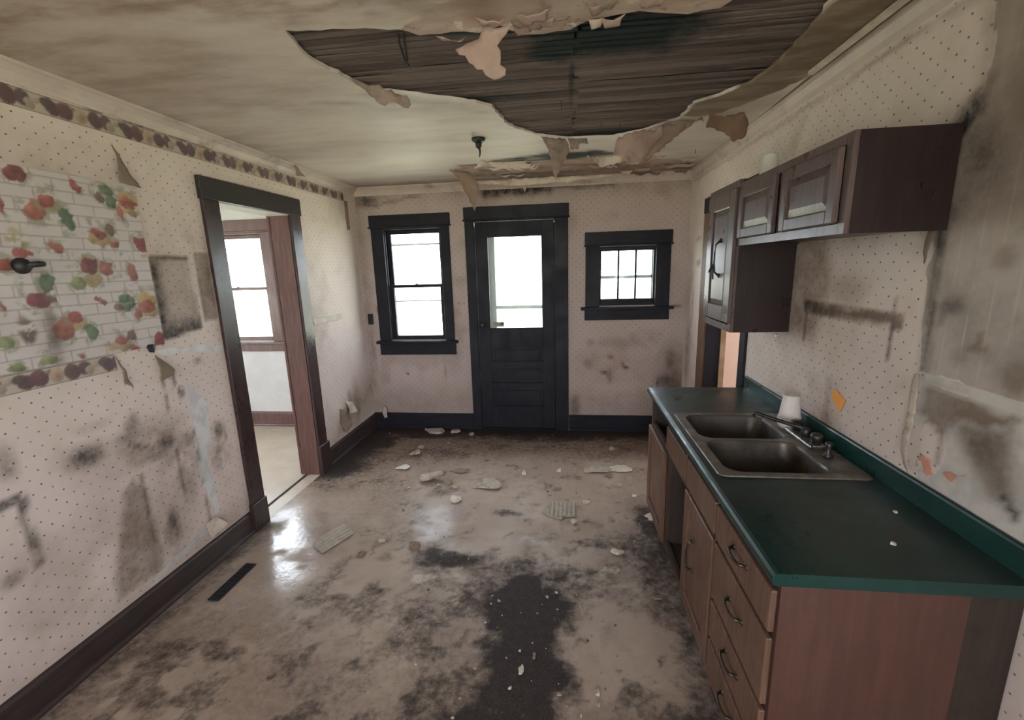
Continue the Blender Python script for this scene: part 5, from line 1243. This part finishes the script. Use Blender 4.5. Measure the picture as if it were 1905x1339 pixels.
# ------------------------------------------------------------------ small fixed things
bm = bmesh.new()
pts4 = [(2.050, 1.127), (2.026, 1.170), (1.944, 1.139), (1.973, 1.080)]
fr_ = [bm.verts.new((XR - .0085, a - 1.998, b - 1.129)) for a, b in pts4]; bk_ = [bm.verts.new((XR - .0072, a - 1.998, b - 1.129)) for a, b in pts4]
bm.faces.new(fr_); bm.faces.new(bk_[::-1])
for k in range(4): bm.faces.new([fr_[k], fr_[(k + 1) % 4], bk_[(k + 1) % 4], bk_[k]])
o = obj('orange_sticker', bm, M_ORANGE)
o.location = (0, 1.998, 1.129); tag(o, 'bright orange paper square stuck on the wall above the backsplash', 'sticker')
r = thing('light_switch', 'black light switch plate on the back wall left of the tall window', 'switch', (-2.083, D - .004, 1.225))
obj('plate', B((-2.113, -2.053, D - .010, D - .002, 1.168, 1.283), bev=.003), M_BLACK, r)
obj('toggle', B((-2.088, -2.078, D - .022, D - .008, 1.220, 1.236), bev=.002), M_BLACK, r)
bm = bmesh.new(); tube(bm, [(XL + .008, 1.545, 1.79), (XL + .022, 1.545, 1.79), (XL + .034, 1.545, 1.79), (XL + .040, 1.545, 1.79)], [.032, .030, .022, .010], 14); tube(bm, [(XL + .03, 1.55, 1.792), (XL + .045, 1.585, 1.797), (XL + .047, 1.600, 1.797)], [.012, .011, .009], 8)
o = obj('gas_cock', bm, M_BLACK, smooth=True); to_thing(o, (XL + .008, 1.545, 1.79)); tag(o, 'black iron wall fitting sticking out of the fruit printed sheet', 'fitting')
bm = bmesh.new(); lathe(bm, (-.560, 3.07, H - .024), [(.030, 0), (.043, .010), (.045, .022)], 16); tube(bm, [(-.560, 3.07, H - .012), (-.560, 3.07, H - .05), (-.556, 3.07, H - .06)], [.022, .020, .012], 10); tube(bm, [(-.556, 3.07, H - .055), (-.552, 3.07, H - .085), (-.556, 3.068, H - .115)], [.008, .007, .003], 8)
o = obj('ceiling_lamp_stub', bm, M_BLACK, smooth=True); to_thing(o, (-.56, 3.07, H)); tag(o, 'black remains of a lamp fitting hanging from the ceiling before the door', 'fitting')
bm = bmesh.new(); tube(bm, [(-.597, 1.752, H + .02), (-.595, 1.752, H - .02), (-.583, 1.752, H - .06), (-.577, 1.752, H - .085), (-.570, 1.752, H - .075), (-.574, 1.752, H - .03), (-.578, 1.752, H + .02)], .0042, 6); tube(bm, [(-.578, 1.752, H - .082), (-.566, 1.755, H - .098)], [.006, .004], 6)
o = obj('wire_loop', bm, M_BLACK); to_thing(o, (-.59, 1.752, H)); tag(o, 'loop of black cable hanging through the laths at the left', 'cable')
for x, y in ((.215, 2.95), (.33, 2.98), (.03, 1.95), (-.02, 2.55), (.97, 3.72)):
    bm = bmesh.new(); tube(bm, [(x, y, H + .02), (x + .003, y, H - .03)], [.0022, .0022], 6); obj('nail', bm, M_BLACK, ceiling)
r = thing('hook', 'thin wire hook on the right wall under the tall wall cabinet', 'hook', (XR - .006, 2.58, 1.33))
bm = bmesh.new(); tube(bm, [(XR - .004, 2.585, 1.345), (XR - .012, 2.585, 1.325), (XR - .03, 2.575, 1.318), (XR - .04, 2.545, 1.322)], .003, 6); obj('wire', bm, M_CHROME, r)

r = thing('floor_register', 'dark iron floor heating register beside the left baseboard', 'register', (-1.912, 2.03, 0))
a = (-1.947, -1.877); b = (1.880, 2.185)
obj('frame', B((a[0], a[0] + .014, *b, 0, .007), (a[1] - .014, a[1], *b, 0, .007), (a[0] + .014, a[1] - .014, b[0], b[0] + .018, 0, .007), (a[0] + .014, a[1] - .014, b[1] - .018, b[1], 0, .007), bev=.002), M_TRIM, r)
obj('duct_opening', B((a[0] + .014, a[1] - .014, b[0] + .018, b[1] - .018, 0, .0045)), M_BLACK, r)
for k in range(9):
    yy = b[0] + .035 + k * .029
    obj('louvre', B((a[0] + .014, a[1] - .014, yy, yy + .006, .0042, .007)), M_TRIM, r)

# ------------------------------------------------------------------ litter on the floor
def chunk(cx, cy, rx_, ry_, h, seed, tilt=0.0, nv_=9):
    rs = random.Random(seed); bm = bmesh.new()
    A_ = sorted(rs.uniform(0, 2 * math.pi) for _ in range(nv_ + rs.randint(0, 4)))
    A_ = [k * 2 * math.pi / len(A_) + rs.uniform(-.25, .25) for k in range(len(A_))]
    lo, hi = [], []
    for t in A_:
        q = rs.uniform(.55, 1.15); x = rx_ * q * math.cos(t); y = ry_ * q * math.sin(t)
        z = .002 + tilt * (x / rx_ + 1.1)
        lo.append(bm.verts.new((x, y, z))); hi.append(bm.verts.new((x * .97, y * .97, z + h * rs.uniform(.6, 1.2))))
    nn = len(lo)
    for k in range(nn): bm.faces.new([lo[k], lo[(k + 1) % nn], hi[(k + 1) % nn], hi[k]])
    ctr = bm.verts.new((rs.uniform(-.2, .2) * rx_, rs.uniform(-.2, .2) * ry_, .002 + tilt * 1.1 + h * rs.uniform(.9, 1.2)))
    for k in range(nn): bm.faces.new([hi[k], hi[(k + 1) % nn], ctr])
    bm.faces.new(lo[::-1])
    return bm
def crumb_words(x, y):
    if y > 3.95: w = 'along the back wall baseboard'
    elif x > .25: w = 'beside the base cabinets'
    elif y < 2.15 and -.5 < x < .2: w = 'on the big black floor stain'
    elif x < -1.0: w = 'on the left side of the floor near the doorway'
    elif y < 2.3: w = 'on the tan floor left of the black stain'
    else: w = 'around the large plaster pieces mid floor'
    return 'tiny loose plaster crumb ' + w, 'debris', 'plaster crumbs ' + w
def ribbed(c, pts, ribs_dir, label, name, n=9):
    """torn slab of ribbed fibre tile: outline pts (world xy), ridges along ribs_dir"""
    r = thing(name, label, 'debris', (c[0], c[1], 0))
    P0 = np.array(pts); d = np.array(ribs_dir, float); d /= np.linalg.norm(d); pz = np.array([-d[1], d[0]])
    s = P0 @ d; t = P0 @ pz
    bm = bmesh.new()
    f = bm.faces.new([bm.verts.new((x, y, .004)) for x, y in pts])
    ex = bmesh.ops.extrude_face_region(bm, geom=[f]); bmesh.ops.translate(bm, verts=[v for v in ex['geom'] if isinstance(v, bmesh.types.BMVert)], vec=(0, 0, .007))
    obj('slab', bm, M_CARD, r)
    for k in range(n):
        tt = t.min() + (t.max() - t.min()) * (k + .5) / n
        # clip the ridge to the outline
        hits = []
        for i in range(len(pts)):
            t0, t1 = t[i - 1], t[i]
            if (t0 - tt) * (t1 - tt) < 0:
                q = (tt - t0) / (t1 - t0); hits.append(s[i - 1] + (s[i] - s[i - 1]) * q)
        if len(hits) < 2: continue
        a_, b_ = min(hits) + .003, max(hits) - .003
        if b_ - a_ < .02: continue
        w = (t.max() - t.min()) / n * .30
        bm = bmesh.new()
        v0 = [bm.verts.new((*(d * ss + pz * (tt + ww)), zz)) for ss in (a_, b_) for ww, zz in ((-w, .0105), (w, .0105), (w * .6, .016), (-w * .6, .016))]
        for q in ((0, 1, 5, 4), (1, 2, 6, 5), (2, 3, 7, 6), (3, 0, 4, 7), (3, 2, 1, 0), (4, 5, 6, 7)): bm.faces.new([v0[i] for i in q])
        obj('ridge', bm, M_RIDGE, r)
    return r
ribbed((-1.53, 2.47), [(-1.639, 2.418), (-1.60, 2.36), (-1.522, 2.31), (-1.47, 2.43), (-1.426, 2.535), (-1.49, 2.60), (-1.546, 2.635), (-1.59, 2.53)], (.12, .225), 'grey ribbed slab of fallen tile left of the room centre by the doorway', 'tile_scrap', 5)
ribbed((-.05, 2.92), [(-.175, 2.876), (-.11, 2.83), (-.04, 2.80), (-.01, 2.835), (.067, 2.845), (.064, 3.04), (-.02, 3.02), (-.095, 3.03), (-.11, 2.95)], (.02, 1), 'brown and white ribbed slab of fallen tile in the middle of the floor', 'tile_scrap', 8)

DEB = [(0.267, 3.577, 0.136, 0.09), (-0.623, 3.263, 0.131, 0.121), (-1.14, 3.334, 0.11, 0.084), (-0.838, 3.011, 0.049, 0.046), (-0.961, 3.288, 0.036, 0.037), (-0.889, 3.219, 0.026, 0.026), (-1.447, 3.53, 0.068, 0.063), (-1.421, 3.82, 0.063, 0.072), (-1.439, 3.986, 0.038, 0.039), (-1.422, 4.559, 0.122, 0.099), (-1.193, 4.551, 0.061, 0.081), (-1.002, 4.366, 0.035, 0.045), (0.464, 3.609, 0.118, 0.081), (0.353, 3.483, 0.044, 0.039), (-1.198, 2.498, 0.046, 0.045), (-0.965, 2.429, 0.041, 0.032), (-1.27, 2.324, 0.028, 0.02), (0.064, 2.695, 0.036, 0.025), (0.051, 2.777, 0.022, 0.026), (0.303, 2.462, 0.042, 0.026), (-0.201, 1.606, 0.012, 0.023), (-0.063, 3.558, 0.028, 0.031), (0.094, 3.428, 0.027, 0.028), (-0.741, 3.487, 0.023, 0.04), (-0.359, 3.489, 0.023, 0.039), (0.012, 3.79, 0.024, 0.023), (0.432, 4.055, 0.03, 0.038), (0.143, 3.046, 0.032, 0.023), (-0.075, 3.227, 0.034, 0.026), (0.41, 3.328, 0.034, 0.026), (0.512, 3.165, 0.02, 0.016), (0.585, 2.875, 0.044, 0.054), (0.298, 2.821, 0.026, 0.033), (-0.915, 3.497, 0.095, 0.04), (-0.147, 1.682, 0.009, 0.014), (0.125, 1.534, 0.011, 0.012), (0.018, 2.287, 0.024, 0.037), (0.109, 2.266, 0.031, 0.036), (0.2, 2.265, 0.042, 0.032), (0.277, 2.28, 0.03, 0.032), (0.471, 2.098, 0.031, 0.016)]
big = {0: ('plaster_piece', 'flat grey plaster piece on the floor near the far base cabinet', M_CARD, .008, .012), 1: ('plaster_piece', 'largest flat grey plaster piece in the middle of the floor', M_CARD, .010, .010), 2: ('plaster_piece', 'curled cream plaster piece left of the largest one', M_PLASTER, .022, .022),
       3: ('plaster_piece', 'yellowish plaster lump in front of the curled cream piece', M_CRUMB, .022, .004), 6: ('plaster_piece', 'bluish white flake on the floor right of the left doorway', M_SOAP, .010, .008), 7: ('plaster_piece', 'bent tan scrap behind the bluish white flake', M_PLASTER, .018, .02),
       9: ('plaster_piece', 'brown rubble heap against the back baseboard under the tall window', M_PLASTER, .028, .0), 10: ('plaster_piece', 'pale rubble lump on the floor just left of the back door', M_PLASTER, .022, .0), 12: ('plaster_piece', 'long pale flake on the floor close to the far base cabinet', M_CRUMB, .008, .006),
       14: ('plaster_piece', 'thick pale block on the floor right of the ribbed slab by the doorway', M_PLASTER, .024, .0), 15: ('plaster_piece', 'brown block on the floor further right of the pale block', M_PAPTAN, .022, .0), 19: ('plaster_piece', 'pale oblong lump on the floor by the sink cabinet', M_CRUMB, .018, .0),
       31: ('plaster_piece', 'white flat scrap at the foot of the far base cabinet', M_CRUMB, .008, .006), 33: ('plaster_piece', 'thin brown strip on the floor behind the largest plaster piece', M_PAPTAN, .008, .004), 40: ('plaster_piece', 'brown splinter on the floor beside the sink cabinet door', M_PAPTAN, .012, .0), 20: ('plaster_piece', 'small tan oblong chip on the black floor stain', M_CRUMB, .010, .0)}
for i, (x, y, a, b) in enumerate(DEB):
    if i in (36, 37, 38, 39): continue
    y = min(y, 4.43) if b > .05 else min(y, 4.47)
    b = max(b, .014) * (.8 if b > .05 else 1); a = max(a, .010)
    if i in big:
        nm, lab, mt, h, tl = big[i]
        o = obj(nm, chunk(x, y, a, b, h, 100 + i, tl), mt); o.location = (x, y, 0); tag(o, lab, 'debris', 'fallen plaster pieces on the floor')
    else:
        o = obj('plaster_crumb', chunk(x, y, a, b, .012, 100 + i, 0, 7), (M_CRUMB, M_PAPTAN, M_PLASTER)[i % 3]); o.location = (x, y, 0)
        tag(o, *crumb_words(x, y))
rs = random.Random(77)
protos = [obj('plaster_crumb', chunk(0, 0, .009, .008, .006, 300 + k, 0, 6), (M_CRUMB, M_PLASTER, M_DARKBIT)[k % 3]) for k in range(6)]
spots = []
while len(spots) < 150:
    q = rs.random()
    if q < .35: x, y = rs.uniform(-.45, .15), rs.uniform(1.35, 2.1)
    elif q < .7: x, y = rs.uniform(-1.4, .5), rs.uniform(2.3, 3.9)
    elif q < .85: x, y = rs.uniform(-2.0, .5), rs.uniform(4.0, 4.45)
    else: x, y = rs.uniform(-2.0, .5), rs.uniform(1.2, 3.0)
    if all((x - a) ** 2 + (y - b) ** 2 > .0016 for a, b in spots) and not (-1.70 < x < -1.38 and 2.25 < y < 2.7) and not (-.22 < x < .11 and 2.76 < y < 3.08) and not (x < -1.84 and 1.82 < y < 2.25): spots.append((x, y))
for i, (x, y) in enumerate(spots):
    o = protos[i] if i < 6 else protos[rs.randrange(6)].copy()
    if i >= 6: COL.objects.link(o)
    o.location = (x, y, 0); o.rotation_euler = (0, 0, rs.uniform(0, 6.28)); s = rs.choice([.3, .4, .5, .6, .8, 1.1]); o.scale = (s, s, s)
    tag(o, *crumb_words(x, y))
for x, y, lab in ((.935, 1.262, 'tiny white chip on the near green worktop, the one closer to the front'), (1.06, 1.44, 'tiny white chip on the near green worktop, the one closer to the backsplash')):
    o = obj('paint_chip', chunk(x, y, .008, .008, .006, int(x * 100), 0, 6), M_CRUMB); o.location = (x, y, .9135); tag(o, lab, 'debris')
